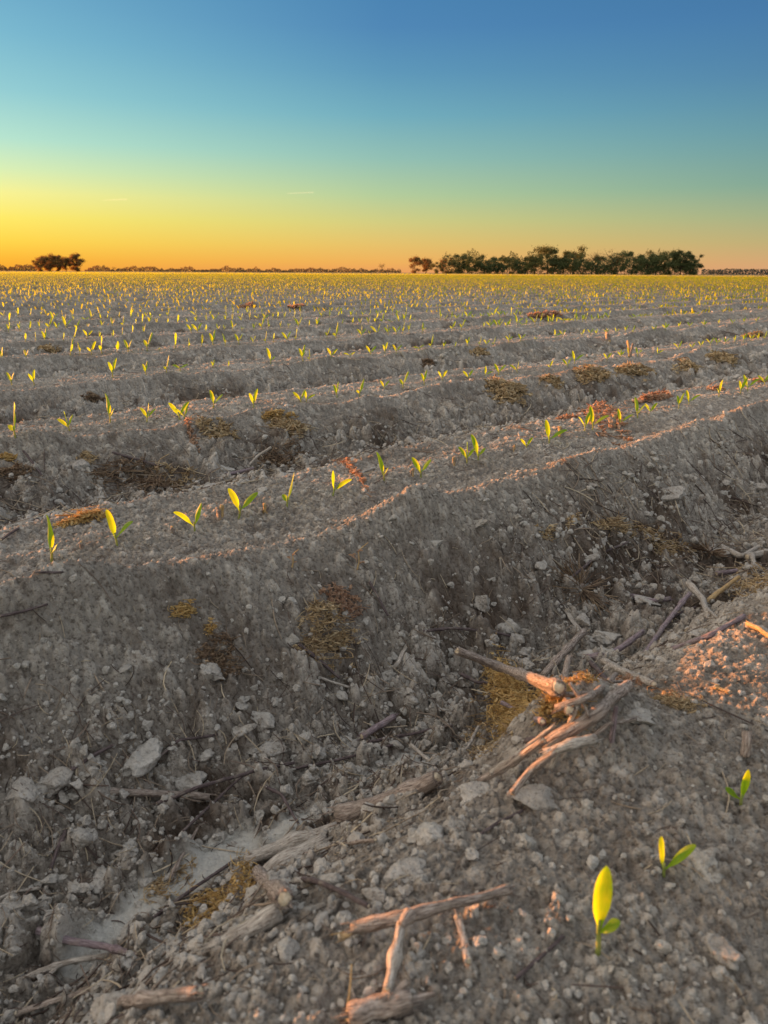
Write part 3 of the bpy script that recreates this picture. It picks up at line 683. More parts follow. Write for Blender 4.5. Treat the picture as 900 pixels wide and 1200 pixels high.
MATS = [
 (598,850,58,36,'gold','golden dried weed heap inside the pile of stalks',2200,1.7,1,-.5,1.0),
 (572,882,42,20,'olive','olive gold weed strands trailing down left from the stalk pile',450,.35,1,-.45,1.0),
 (655,842,30,28,'gold','sunlit orange weed tangle caught among the stalks of the pile',600,2.2,1,-.5,1.0),
 (265,1068,56,20,'gold','long golden weed mat beside the cut stalks at lower left',900,.35,1,-.72,1.0),
 (200,1040,36,22,'olive','wiry golden weed threads on the pale silt left of the long mat',170,.2,1,-.6,.6),
 (215,716,14,14,'gold','small bright gold weed patch on the slope of the second bed',260,.25,1,.3,1.0),
 (245,738,12,8,'gold','thin gold weed wisps trailing from the small bright patch',60,.2,1,.9,1.0),
 (262,775,30,34,'brownw','dark brown crumbled weed patch on the left slope',420,.25,1,0,.8),
 (400,700,26,20,'pink','withered pinkish brown weed at the crest edge of the second bed',260,.45,1,.3,1.0),
 (388,748,38,40,'olive','brown gold weed strands spilling down the bed slope',650,.3,1,.5,.8),
 (355,765,18,26,'olive','sparse weed strands beside the pale clod on the slope',140,.3,1,.2,.8),
 (640,628,14,8,'olive','small weed scrap high on the slope above the spiky tuft',110,.3,1,0,.8),
 (670,622,12,7,'olive','small weed scrap on the slope, right of a like one',80,.3,1,0,.8),
 (735,625,40,8,'olive','long dried weed streak on the right slope of the second bed',420,.2,1,.12,.8),
 (785,646,30,11,'olive','straw coloured weed mat low on the right slope',380,.3,1,.2,.5),
 (795,827,32,11,'olive','flat pale weed mat on the near bed right of the pile',360,.3,1,.1,.9),
 (880,692,44,20,'olive','straw mat with coarse strands at the right edge',520,.4,.4,-.1,.3),
 (735,800,20,10,'pink','sunlit weed scraps at the right end of the stalk pile',90,.6,1,0,1.0),
 (680,800,22,9,'gold','sunlit weed scraps on top of the upright stalk of the pile',100,.7,1,0,1.0),
 (165,572,56,24,'brownw','broad dark straw mat in the second furrow at left',650,.2,.3,.1,.2),
 (205,560,30,10,'olive','thin straw layer over the dark mat in the second furrow',200,.3,.2,.2,.2),
 (15,562,26,12,'brownw','brown weed mat in the second furrow at the left edge',250,.25,.6,0,.6),
 (10,541,16,5,'gold','gold weed streak at the left edge of the third bed',110,.3,1,.2,.9),
 (98,612,32,7,'gold','sunlit golden weed mat behind the first seedlings of the second row',420,.4,1,-.12,1.0),
 (102,540,18,8,'olive','weed scrap on the slope above the dark straw mat',140,.3,1,.5,.8),
 (255,508,24,14,'olive','weed tongue running down the third bed near its fifth seedling',330,.3,1,.5,.9),
 (222,496,10,4,'pink','sunlit weed knot at the foot of the fifth seedling of the third row',110,.8,1,0,1.0),
 (342,507,32,11,'olive','long weed tongue on the slope of the third bed',420,.35,1,.45,.9),
 (328,491,24,4,'gold','sunlit top edge of weeds on the third bed crest',160,.5,1,-.05,.9),
 (330,541,34,12,'brownw','brown straw mat on the floor of the second furrow',330,.2,.4,0,.3),
 (408,544,22,4,'pink','sunlit weed line on the far edge of the second bed',180,.6,1,-.1,1.0),
 (597,462,30,16,'olive','big domed weed clump hanging over the edge of the third bed',650,.6,1,.25,1.0),
 (648,450,17,10,'olive','weed clump on the third bed edge, second from the left of the big domes',320,.6,1,.2,1.0),
 (695,443,24,13,'olive','weed clump on the third bed edge, third from the left of the big domes',420,.6,1,.25,1.0),
 (745,439,24,12,'olive','weed clump on the third bed edge, fourth from the left of the big domes',420,.6,1,.25,1.0),
 (800,431,22,12,'olive','weed clump on the third bed edge, fifth from the left of the big domes',380,.6,1,.25,1.0),
 (845,424,22,9,'olive','weed clump on the third bed edge, rightmost of the big domes',330,.6,1,.25,1.0),
 (704,482,28,7,'pink','sunlit orange weed mound on the second bed behind the clustered seedlings',420,.9,1,-.1,1.0),
 (668,490,14,5,'pink','low pinkish weed scrap left of the sunlit orange mound',130,.6,1,0,1.0),
 (768,468,24,5,'pink','sunlit orange weed strip on the second bed right of the mound',300,.8,1,-.25,1.0),
 (842,458,12,7,'pink','sunlit orange weed tuft near the right end of the second row',180,1.0,1,0,1.0),
 (893,448,12,6,'pink','sunlit orange weed tuft at the right edge of the second bed',140,.9,1,0,1.0),
 (563,415,13,6,'olive','small weed clump on the slope of the fourth bed in the centre',180,.7,1,0,1.0),
 (502,430,9,7,'brownw','small dark weed clump on the slope of the fourth bed left of centre',140,.7,1,0,1.0),
 (885,395,16,5,'olive','small weed clump on the fourth bed at the right edge',150,.6,1,0,1.0),
 (58,412,14,5,'olive','small weed clump on the fifth bed at left',140,.6,1,0,1.0),
 (110,466,14,5,'brownw','small brown weed scrap on the slope of the fourth bed at left',130,.5,1,0,.9),
 (292,361,12,4,'pink','sunlit reddish weed heap far out left of centre',130,1.0,1,0,1.0),
 (347,361,10,4,'pink','sunlit reddish weed heap far out just left of the middle',120,1.0,1,0,1.0),
 (640,372,24,3,'pink','far low reddish weed strip right of the middle',150,.8,1,0,1.0),
]
for i, (px, py, w, h, k, lab, n, th, cu, an, lf) in enumerate(MATS):
    mat_clump(px, py, w, h, k, lab, n, th, 'dried weeds', cu, i, an, leafy=lf)
def star_tuft(px, py, rad_px, kind, label, n=150, seed=0, flat=.35):
    g = np.random.default_rng(seed); c, d = at(px, py); ext = rad_px/900*d
    an = g.uniform(0, 6.283, n); el = np.abs(g.normal(0, flat, n)); L = ext*g.uniform(.45, 1.05, n)
    D = np.stack([np.cos(an)*np.cos(el), np.sin(an)*np.cos(el)*.9, np.sin(el)], 1)
    z0 = gz(c.x, c.y); o0 = np.array([c.x, c.y, z0])
    # follow the slope
    gx = (gzb(c.x+.04, c.y)-gzb(c.x-.04, c.y))/.08; gy = (gzb(c.x, c.y+.04)-gzb(c.x, c.y-.04))/.08
    D[:, 2] += gx*D[:, 0]+gy*D[:, 1]; D /= np.linalg.norm(D, axis=1)[:, None]
    V, F, k = straws(D*L[:, None]*.5+np.array([0, 0, .004]), D, L, g.uniform(.0004, .0008, n)*max(1, d), g.normal(0, .14, n), g, 6, 3)
    root = empty('straw_tuft', tuple(o0)); me = npmesh('stems', V, F); vattr(me, 'tone', np.repeat(g.random(n), k)); link('stems', me, M[kind], root)
    mb = MB(); tube(mb, resample([(0, 0, -.01), (.001, 0, .006), (.002, .001, .016)], 6), .004*d/1.2, .002*d/1.2, 8, .15, seed); link('crown', mb.mesh('crown'), M['brown'], root)
    tag(root, label, 'straw tuft'); return root
star_tuft(680, 697, 50, 'brownw', 'spiky brown straw tuft spread like a star at the foot of the slope', 170, 4, .28)
star_tuft(830, 655, 26, 'brownw', 'small dark spiky tuft at the foot of the slope at right', 90, 5, .3)
star_tuft(170, 560, 26, 'brownw', 'dark spiky tuft in the second furrow at left', 70, 6, .15)

# ---------------------------------------------------------------- sticks and stalks
SK = [0]
def W3(px, py, lift):
    q, d = at(px, py); z = max(gz(q.x, q.y), gzb(q.x, q.y)); return np.array([q.x, q.y, z+lift]), d
def stalk(name, pts, rpx, mat, label, rpx1=None, nodes=2, branches=(), ends=(1, 1), lifts=None, rough=.07, cat='stalk', squash=1.0):
    """pts in photo pixels on the ground; the stem bridges from high point to high point, as a stiff stick does"""
    SK[0] += 1; sd = SK[0]
    W = []; D = []
    for i, p in enumerate(pts):
        l = lifts[i] if lifts else .0
        # lift shifts a point towards the camera in the picture: compensate by marching along the ray
        w, d = W3(p[0], p[1], 0)
        dirv = np.array(ray(p[0], p[1])); cam = np.array([0, 0, HC])
        rr = rpx/900*d
        w = cam+dirv*d*(1-(l+rr*.8)/(HC-w[2]+1e-6)); D.append(d); W.append(w)
    d = sum(D)/len(D); rpx *= .68; r0 = rpx/900*d; r1 = (rpx1*.68 if rpx1 else rpx*.85)/900*d; rough *= .5
    L = np.linalg.norm(W[-1]-W[0]); n = int(np.clip(L/(r0*1.1), 12, 60)); P = resample(W, n)
    g = np.random.default_rng(sd); wob = np.cumsum(g.normal(0, r0*.05, (n, 3)), 0); wob -= np.linspace(0, 1, n)[:, None]*wob[-1]; P = P+wob
    gzz = field(P[:, 0], P[:, 1])[0]-P[:, 2]+.35*r0; P[:, 2] += max(0.0, float(np.percentile(gzz, 75)))
    o0 = P[n//2].copy(); root = empty(name, tuple(o0))
    mb = MB(); V = tube(mb, P-o0, r0, r1, 14, rough, sd, nodes, True, squash); 
    for e in (0, 1):
        if not ends[e] or rpx < 2: continue
        i = 0 if e == 0 else n-1; tt_ = (P[0]-P[1]) if e == 0 else (P[-1]-P[-2]); tt_ /= np.linalg.norm(tt_); re = r0 if e == 0 else r1
        for _ in range(5):
            off = g.normal(0, 1, 3); off -= tt_*off.dot(tt_); off /= np.linalg.norm(off)
            a0 = P[i]+off*re*.75-tt_*re*1.5; a1 = P[i]+off*re*g.uniform(.8, 1.2)+tt_*re*g.uniform(.4, 2.2)
            tube(mb, resample([a0-o0, a1-o0], 4), re*.34, re*.07, 5, .2, sd+70+_, 0, True, .6)
    stm = link('stem', mb.mesh('stem'), M[mat], root)
    T, _, _ = frames(P)
    for e, (i, sg) in enumerate(((0, -1), (n-1, 1))):
        if ends[e]:
            mb = MB(); r = (r0 if i == 0 else r1)*.78; t = T[i]*sg; Pp = np.array([P[i]-t*r*.5, P[i]+t*r*.02, P[i]+t*r*.14])-o0
            tube(mb, Pp, r, r*.8, 12, .12, sd+50+e); link('cut_end', mb.mesh('cut_end'), M['pith'], stm)
    for bi, (q, bp, br) in enumerate(branches):
        i = int(q*(n-1)); w1, dd = W3(bp[0], bp[1], 0); dirv = np.array(ray(*bp[:2])); l = bp[2] if len(bp) > 2 else 0
        w1 = np.array([0, 0, HC])+dirv*dd*(1-(l+br/900*dd*.8)/(HC-w1[2]))
        B = resample([P[i], P[i]*.55+w1*.45+np.array([0, 0, .001]), w1], 14)
        mb = MB(); tube(mb, B-o0, br*.75/900*d, br*.5/900*d, 12, rough, sd+9+bi, 1); link('branch', mb.mesh('branch'), M[mat], root)
    tag(root, label, cat); return root
S = stalk
S('broken_stalk', [(536, 763), (590, 784), (655, 806)], 7.2, 'brown', 'long reddish brown stalk pointing up left out of the pile, its cut end sunlit', 8, 3, lifts=(.085, .07, .055))
S('broken_stalk', [(667, 770), (661, 800), (667, 832)], 5.5, 'brown', 'short upright stalk standing in the middle of the pile', 5.5, 2, lifts=(.095, .075, .05))
S('forked_stalk', [(636, 874), (665, 856), (700, 834), (736, 803)], 9, 'brown', 'thick forked stalk lying diagonally across the pile', 10, 3, branches=((.8, (716, 800, .05), 6),), lifts=(.03, .035, .04, .05))
S('broken_stalk', [(638, 884), (668, 873), (697, 866)], 8, 'pale', 'short thick stalk piece at the lower right of the pile', 7, 2, lifts=(.045, .045, .04))
S('broken_stalk', [(618, 868), (650, 866), (672, 852)], 6, 'dark', 'dark stalk piece crossing under the diagonal forked stalk', 5, 2, lifts=(.02, .03, .03))
S('broken_stalk', [(562, 915), (600, 895), (637, 868)], 6, 'brown', 'long low stalk along the near foot of the golden heap', 6, 2, lifts=(.02, .03, .045))
S('broken_stalk', [(600, 930), (622, 902), (652, 880)], 6, 'brown', 'sunlit stalk end at the lower left tip of the pile', 5, 1, lifts=(.035, .045, .055))
S('thin_twig', [(668, 800), (682, 822), (690, 840)], 3, 'brown', 'short thin twig hooked over the diagonal forked stalk', 2.4, 1, lifts=(.06, .05, .045))
S('thin_twig', [(640, 800), (660, 815), (700, 812)], 4, 'brown', 'thin brown stalk crossing the upright stalk of the pile', 3.5, 1, lifts=(.04, .045, .04))
S('thin_twig', [(430, 870), (470, 862), (530, 850)], 3, 'dark', 'dark root lying along the furrow left of the golden heap', 2, 2)
S('thin_twig', [(540, 790), (560, 800), (600, 800)], 3, 'dark', 'dark root below the long reddish brown stalk', 2, 2)
S('thin_twig', [(80, 990), (70, 1010), (62, 1035)], 4, 'dark', 'dark root piece left of the tan egg shaped clod', 3, 1)
S('thin_twig', [(0, 1060), (20, 1052), (48, 1048)], 3.4, 'pale', 'pale straw piece at the lower left edge', 3, 0)
S('thin_twig', [(170, 905), (210, 870), (260, 862)], 3, 'dark', 'dark root curving past the upright block clod', 2, 2)
S('broken_stalk', [(652, 830), (690, 818), (722, 790)], 5, 'brown', 'straight slim stalk crossing over the top of the forked stalk', 4.5, 1, lifts=(.05, .055, .06))
S('broken_stalk', [(646, 900), (662, 862), (676, 826)], 4.5, 'pale', 'thin pale stalk leaning steeply at the near side of the pile', 4, 1, lifts=(.01, .03, .05))
S('thin_twig', [(575, 905), (610, 880), (650, 850)], 4, 'pale', 'thin pale stalk lying on the golden heap', 3, 1, lifts=(.03, .035, .04))
S('thin_twig', [(690, 868), (712, 850), (745, 842)], 3.6, 'brown', 'slim stalk end sticking out at the lower right of the pile', 3, 1, lifts=(.01, .012, .008))
S('broken_stalk', [(790, 760), (830, 745), (872, 722)], 4.5, 'purple', 'slim purplish stalk lying right of the forked bleached stalk', 4, 2, lifts=(.006, .01, .01))
S('broken_stalk', [(845, 640), (868, 652), (900, 634)], 4, 'pale', 'bent pale stalk at the right edge above the bleached stalk end', 3.5, 1, lifts=(.006, .01, .01))
S('thin_twig', [(660, 690), (700, 655), (735, 640)], 2.4, 'dark', 'thin twig rising on the slope from the spiky straw tuft', 2, 1)
S('broken_stalk', [(20, 1150), (75, 1128), (140, 1118)], 5, 'pale', 'long pale stalk lying flat under the pale purplish one', 4.5, 2, lifts=(.008, .01, .008))
S('thin_twig', [(352, 1015), (395, 1003), (440, 1000)], 3.6, 'brown', 'slim twig beside the cut end of the thick stalk', 3, 1, lifts=(.01, .01, .006))
S('thin_twig', [(560, 860), (548, 885), (520, 905)], 3, 'pale', 'pale straw piece at the left foot of the golden heap', 2.4, 1, lifts=(.006, .006, .004))
S('thin_twig', [(588, 823), (612, 836), (636, 846)], 4, 'purple', 'thin purple twig at the left side of the pile', 4, 1, lifts=(.055, .05, .04))
S('broken_stalk', [(636, 792), (660, 765), (684, 740)], 5.5, 'brown', 'slanting grey brown stick rising behind the pile', 6, 2, lifts=(0, .015, .02))
S('thin_twig', [(688, 772), (714, 770), (735, 756), (752, 742)], 5, 'purple', 'curved grey twig right behind the pile with a hooked end', 4.5, 3, lifts=(.004, .006, .01, .015))
S('thin_twig', [(755, 768), (778, 735), (808, 696)], 4, 'purple', 'slim purple grey stick leaning against the forked bleached stalk', 4, 2, lifts=(.0, .012, .03))
S('forked_stalk', [(806, 683), (824, 702), (833, 728)], 5.5, 'pale', 'bleached forked stalk at right with a torn lower end', 4, 1, branches=((.55, (848, 732, .0), 2), ), lifts=(.035, .02, .005))
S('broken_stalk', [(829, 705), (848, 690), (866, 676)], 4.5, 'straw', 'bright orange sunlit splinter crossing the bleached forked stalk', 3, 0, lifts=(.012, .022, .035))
S('broken_stalk', [(708, 777), (735, 790), (766, 804)], 8, 'pale', 'short blunt stalk segment behind the right end of the pile', 5, 1, lifts=(.012, .008, .0))
S('broken_stalk', [(690, 775), (720, 805), (760, 797)], 5, 'dark', 'dark stalk half buried at the right end of the pile', 4, 1)
S('thin_twig', [(722, 828), (719, 850), (716, 871)], 3.6, 'purple', 'small bluish twig hanging down below the right end of the pile', 5, 0, lifts=(.02, .01, .0))
S('broken_stalk', [(127, 928), (185, 931), (245, 934)], 6.2, 'brown', 'straight horizontal stick under the upright block clod at left', 5.5, 2)
S('thin_twig', [(185, 952), (235, 932), (300, 912), (345, 903)], 3.2, 'dark', 'long dark twig crossing over the straight horizontal stick', 2.5, 3, lifts=(.006, .012, .008, .004))
S('thin_twig', [(145, 1110), (190, 1075), (235, 1042), (275, 1014)], 3.4, 'dark', 'straight dark twig running diagonally over the pale silt', 3, 1, lifts=(.006, .008, .008, .006))
S('broken_stalk', [(47, 1107), (85, 1120), (125, 1126), (165, 1139)], 7, 'purple', 'pale purplish stalk with a splintered right end at lower left', 4, 2, rough=.09)
S('broken_stalk', [(306, 1034), (345, 1010), (383, 988)], 15, 'pale', 'thick stalk with a clean round cut end, lower of the pair at centre left', 15, 2, lifts=(.014, .018, .022))
S('broken_stalk', [(288, 1010), (340, 992), (398, 972)], 11, 'pale', 'pale stalk lying just above the thick stalk with the round cut end', 11, 2, lifts=(.014, .018, .022))
S('broken_stalk', [(398, 978), (430, 968), (470, 955), (512, 936)], 15, 'brown', 'dark thick stalk with a ragged knuckle, right of the pair', 10, 4, rough=.13, lifts=(.016, .016, .014, .008))
S('broken_stalk', [(250, 1114), (290, 1090), (328, 1068)], 14, 'pale', 'stout pale stalk at lower left beside the golden mat', 13, 2, lifts=(.012, .016, .018))
S('broken_stalk', [(304, 1038), (318, 1055), (334, 1074)], 14, 'brown', 'short knotted piece joining the stout pale stalk to the thick one', 12, 2, rough=.14, lifts=(.016, .018, .018))
S('thin_twig', [(333, 1042), (370, 1048), (400, 1062), (432, 1080)], 5, 'dark', 'grey curved twig left of the forked foreground stalk', 4, 2)
S('forked_stalk', [(412, 1088), (445, 1080), (480, 1073), (535, 1058), (598, 1042)], 10, 'brown', 'forked foreground stalk with its long arm pointing right', 7, 4, branches=((.34, (470, 1085, .026), 9), ), lifts=(.018, .022, .026, .022, .012), rough=.06)
S('broken_stalk', [(470, 1083), (464, 1115), (454, 1160)], 8.5, 'pale', 'sunlit leg of stalk running down from the fork to the root stump', 8, 2, lifts=(.024, .02, .012))
S('root_stump', [(408, 1190), (440, 1180), (482, 1172)], 14, 'brown', 'knotty sunlit root stump at the bottom centre', 15, 4, rough=.2, lifts=(.002, .002, .002), branches=((.6, (478, 1150, .016), 5), (.8, (510, 1165, .008), 5), (.25, (408, 1150, .0), 3)))
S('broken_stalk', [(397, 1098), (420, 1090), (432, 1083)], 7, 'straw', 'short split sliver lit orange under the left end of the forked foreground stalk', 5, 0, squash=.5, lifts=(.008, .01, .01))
S('bark_strip', [(536, 1084), (543, 1110), (548, 1137)], 7, 'pale', 'flat grey bark strip right below the forked foreground stalk', 7, 0, squash=.25, cat='bark strip')
S('thin_twig', [(604, 1150), (632, 1126), (660, 1100)], 3.6, 'dark', 'thin brown twig left of the tallest seedling', 3, 1)
S('thin_twig', [(481, 876), (505, 896), (523, 926)], 3.5, 'pale', 'pale curved twig on the right edge of the smooth silt patch', 3.5, 1, lifts=(.004, .006, .003))
S('broken_stalk', [(424, 863), (442, 852), (462, 840)], 6, 'purple', 'short purple stalk piece in the middle of the furrow', 5.5, 0)
S('bark_strip', [(20, 1196), (80, 1176), (142, 1158)], 7, 'brown', 'split dark stalk along the bottom left corner', 4, 1, squash=.45)
S('broken_stalk', [(118, 1193), (175, 1186), (236, 1180)], 11, 'brown', 'thick grey stalk cut by the bottom edge at left', 11, 2)
S('thin_twig', [(495, 742), (530, 738), (565, 741), (602, 748)], 2.6, 'dark', 'thin bent twig lying across the furrow above the long brown stalk', 2.2, 2)
S('bark_strip', [(463, 781), (470, 768), (476, 758)], 4, 'pale', 'small pale splinter on the lower slope in the centre', 3, 0, squash=.4)
S('bark_strip', [(664, 715), (671, 727), (680, 739)], 5, 'pale', 'pale splinter below the spiky straw tuft', 4, 0, squash=.4)
S('bark_strip', [(586, 654), (587, 668), (589, 681)], 2.6, 'pale', 'tiny pale splinter standing on the slope left of the weed scraps', 2, 0, squash=.5, lifts=(.012, .006, 0))
S('thin_twig', [(0, 722), (28, 716), (56, 708)], 2.6, 'dark', 'dark twig on the crest at the left edge', 2, 1)
S('thin_twig', [(433, 682), (443, 700), (455, 722)], 2.4, 'dark', 'dark twig pointing down the slope beside the pinkish weed', 2, 0)
S('thin_twig', [(350, 755), (375, 775), (398, 795)], 3.4, 'dark', 'dark twig under the brown gold weed strands', 2.5, 1)
S('thin_twig', [(365, 793), (385, 800), (410, 808)], 2.5, 'pale', 'pale twig bit below the brown gold weed strands', 2, 1)
S('thin_twig', [(85, 915), (110, 898), (135, 885)], 3.6, 'dark', 'brown twig right of the two rounded clods at left', 2.5, 1)
S('bark_strip', [(875, 655), (890, 652), (905, 648)], 6, 'pale', 'bleached stalk end at the right edge above the straw mat', 6, 0)
S('thin_twig', [(840, 672), (866, 668), (885, 662)], 4, 'purple', 'purplish stick lying above the straw mat at right', 4, 1)
S('bark_strip', [(887, 672), (884, 660), (882, 650)], 5, 'pale', 'short pale upright splinter near the right edge', 4, 0, lifts=(0, .006, .012))
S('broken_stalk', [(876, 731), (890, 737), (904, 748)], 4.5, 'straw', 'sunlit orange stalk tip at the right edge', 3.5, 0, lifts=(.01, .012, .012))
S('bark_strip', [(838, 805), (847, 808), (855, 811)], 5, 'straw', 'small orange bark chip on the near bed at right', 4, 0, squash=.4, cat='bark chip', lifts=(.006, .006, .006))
S('stalk_stub', [(873, 886), (874, 872), (875, 858)], 8, 'brown', 'cut stalk stub standing behind the rightmost foreground seedling', 7.5, 0, lifts=(0, .012, .02), ends=(0, 1))
S('thin_twig', [(700, 800), (735, 800), (780, 797)], 3, 'brown', 'thin brown twig lying right of the pile', 2, 1)
S('thin_twig', [(775, 733), (800, 722), (815, 716)], 3, 'dark', 'short dark twig left of the forked bleached stalk', 2.5, 1)
S('thin_twig', [(740, 700), (760, 706), (785, 703)], 5, 'purple', 'dull purple stick right of the flat clod', 4, 1)
S('thin_twig', [(340, 905), (400, 893), (460, 876)], 2.5, 'dark', 'long thin root running right along the silt patch top', 2, 2)
S('thin_twig', [(300, 925), (330, 940), (350, 975)], 3, 'dark', 'dark curved root left of the smooth silt patch', 2, 2)
S('thin_twig', [(215, 985), (240, 960), (300, 905)], 2.5, 'dark', 'thin dark root crossing the end of the horizontal stick', 2, 2)
S('thin_twig', [(200, 1035), (215, 1005), (232, 975)], 4, 'brown', 'brown root piece leaning over the upper silt patch', 2, 2)
S('thin_twig', [(560, 985), (585, 968), (612, 955)], 3, 'dark', 'short dark twig right of the clods below the dark thick stalk', 2.5, 1)
S('bark_strip', [(56, 1010), (65, 1000), (72, 985)], 4, 'pale', 'pale torn splinter left of the tan egg shaped clod', 2, 0, squash=.5)
S('bark_strip', [(40, 1165), (60, 1150), (72, 1138)], 5, 'pale', 'short pale splinter under the pale purplish stalk', 4, 0, squash=.5)
S('thin_twig', [(405, 1200), (410, 1160), (412, 1130)], 2.2, 'straw', 'fine straw leaning beside the root stump', 1.6, 0, lifts=(.0, .008, .014))
S('thin_twig', [(132, 533), (165, 542), (195, 552)], 2.2, 'dark', 'brown stick on the far side of the second furrow at left', 1.8, 1)
S('thin_twig', [(28, 533), (38, 546), (50, 562)], 2, 'dark', 'thin stick on the slope at the left edge of the second furrow', 1.6, 1)
S('broken_stalk', [(292, 545), (303, 533), (318, 524)], 2.2, 'pale', 'pale stick leaning in the second furrow centre left', 2, 0, lifts=(0, .01, .02))
S('broken_stalk', [(265, 556), (282, 553), (297, 549)], 2.6, 'purple', 'stick end lying in front of the pale slab clod', 2.6, 0)
S('broken_stalk', [(418, 560), (427, 553), (440, 549)], 2.4, 'pale', 'bleached stick end on the far edge of the second bed', 2.2, 0)
S('thin_twig', [(40, 672), (75, 672), (115, 662)], 1.8, 'dark', 'thin curved twig on the bed in front of the leftmost seedlings', 1.6, 1)
S('thin_twig', [(2, 635), (20, 622), (48, 608)], 2.2, 'dark', 'thin stick at the back edge of the second bed at far left', 2, 1)
# withered stubs between the seedlings
for (px, py, h, lab) in ((258, 611, 16, 'withered reddish stub left of the fourth seedling of the second row'), (312, 601, 13, 'square brown stub between the fourth and fifth seedlings of the second row'),
                         (203, 628, 9, 'low dark red stub left of the third seedling of the second row'), (532, 545, 9, 'small brown stub left of the paired seedlings'), (657, 512, 12, 'pinkish stub beside the bent seedling of the second row'),
                         (717, 502, 16, 'tall pale stub among the clustered seedlings'), (483, 560, 9, 'low stub beside the eighth seedling of the second row'), (602, 529, 7, 'low dark stub left of the smallest seedling of the second row'), (96, 645, 8, 'low pinkish stub between the two leftmost seedlings of the second row'), (738, 420, 20, 'thin dark stub standing in the third row right of centre'), (712, 402, 12, 'thin reddish stub in the fourth row right of centre')):
    c, d = at(px, py); H = h/900*d; rd_ = H*.22 if h < 18 else H*.08
    e = empty('withered_stub', (c.x, c.y, gz(c.x, c.y))); tag(e, lab, 'withered stub')
    for k in range(3 if rd_ > .001 else 1):
        mb = MB(); a = k*2.1+px; P = resample([(0, 0, -.004), (math.cos(a)*H*.08, math.sin(a)*H*.08, H*.5), (math.cos(a)*H*.22, math.sin(a)*H*.2, H*(1-.15*k))], 8)
        tube(mb, P, rd_, rd_*.7, 8, .2, int(px)+k); link('stem', mb.mesh('stem'), M['brown' if k else 'straw'], e)
# reddish withered shoots at the crest
for (px, py, h, lab) in ((418, 667, 34, 'tall reddish withered shoot at the crest, right one'), (342, 665, 22, 'curled reddish withered shoot at the crest, left one')):
    c, d = at(px, py); H = h/900*d; e = empty('withered_shoot', (c.x, c.y, gz(c.x, c.y))); tag(e, lab, 'withered shoot')
    mb = MB(); P = resample([(0, 0, -.004), (H*.1, 0, H*.4), (H*.05, 0, H*.7), (H*.4, 0, H)], 12); tube(mb, P, .0014, .0007, 8, .15, 5); link('stem', mb.mesh('stem'), M['straw'], e)
    for k in range(5):
        mb = MB(); a = k*1.4; V, F, uv = leaf_geo(H*(.15+.12*k), a, .9, H*.35, H*.13, 1.6, 1.2, .6, 6, 3); mb.add(V, F, uv); o = link('leaf', mb.mesh('leaf'), None, e); me = o.data; vattr(me, 'tone', np.full(len(me.vertices), .6)); me.materials.append(M['pink'])

# ---------------------------------------------------------------- far trees
def tree(px, topy, basey, dist, wpx, mat, label, seed, dens=1.0, bare=False, group=None, low=.12):
    g = np.random.default_rng(4000+seed)
    dv = ray(px, basey); a = math.atan2(dv.x, dv.y); x = dist*math.sin(a); y = dist*math.cos(a)
    k = dist*math.cos(a)/900*1.045; H = (basey-topy)*k; Wd = wpx*k*.5
    root = empty('tree', (x, y, 0)); tag(root, label, 'tree', group)
    mb = MB(); P = resample([(0, 0, -.3), (g.normal(0, .2), 0, H*.3), (g.normal(0, .5), 0, H*.62), (g.normal(0, .8), 0, H*.88)], 14); tube(mb, P, H*.03, H*.006, 8, .08, seed)
    tips = []
    for i in range(12 if not bare else 18):
        q = g.uniform(.25, .9); p0 = P[int(q*13)]; an = g.uniform(0, 6.28); rr2 = Wd*g.uniform(.5, .95)*(1-.4*q); p2 = p0+np.array([math.cos(an)*rr2, math.sin(an)*rr2, H*g.uniform(.08, .26)])
        p2[2] = min(p2[2], H*.97); pm = p0*.5+p2*.5+np.array([0, 0, -.03*H]); tube(mb, resample([p0, pm, p2], 7), H*.011, H*.003, 5, .05, seed+i); tips.append(p2)
        if bare:
            for _ in range(4):
                p3 = p2+g.normal(0, 1, 3)*Wd*.22+np.array([0, 0, H*.05]); p4 = pm*.4+p2*.6
                tube(mb, resample([p4, p3], 4), H*.005, H*.002, 4, .05, seed+i)
                tips.append(p3)
    link('trunk', mb.mesh('trunk'), M['bark'], root)
    nc = int((26 if not bare else 30)*max(.6, dens)); C = []
    if not bare: low = .06
    for i in range(nc):
        if i < len(tips) and g.random() < .85: C.append(tips[i]); continue
        z = H*g.uniform(low, .96); env = math.sqrt(max(.02, 1-((z/H-.55)/.5)**2)); an = g.uniform(0, 6.28); q = math.sqrt(g.random())*Wd*env*.9
        C.append(np.array([math.cos(an)*q, math.sin(an)*q, z]))
    C = np.array(C); m = int((200 if not bare else 50)*dens)
    sz = g.uniform(.5, 1.1, len(C))*H*(.085 if not bare else .07)
    p = (C[:, None, :]+g.normal(0, 1, (len(C), m, 3))*sz[:, None, None]*np.array([1.05, 1.05, .75])).reshape(-1, 3); p[:, 2] = np.maximum(p[:, 2], .2)
    S_ = g.uniform(.014, .036, len(p))*H*(1 if not bare else .45)
    q4 = np.array([[-1, -.35, 0], [0, -.6, .3], [1, .3, 0], [0, .6, -.2]])
    V = np.einsum('nij,vj->nvi', quat_rot(g, len(p)), q4)*S_[:, None, None]+p[:, None, :]
    me = npmesh('crown', V.reshape(-1, 3), np.arange(len(p)*4).reshape(-1, 4), False); link('crown', me, M[mat], root); return root
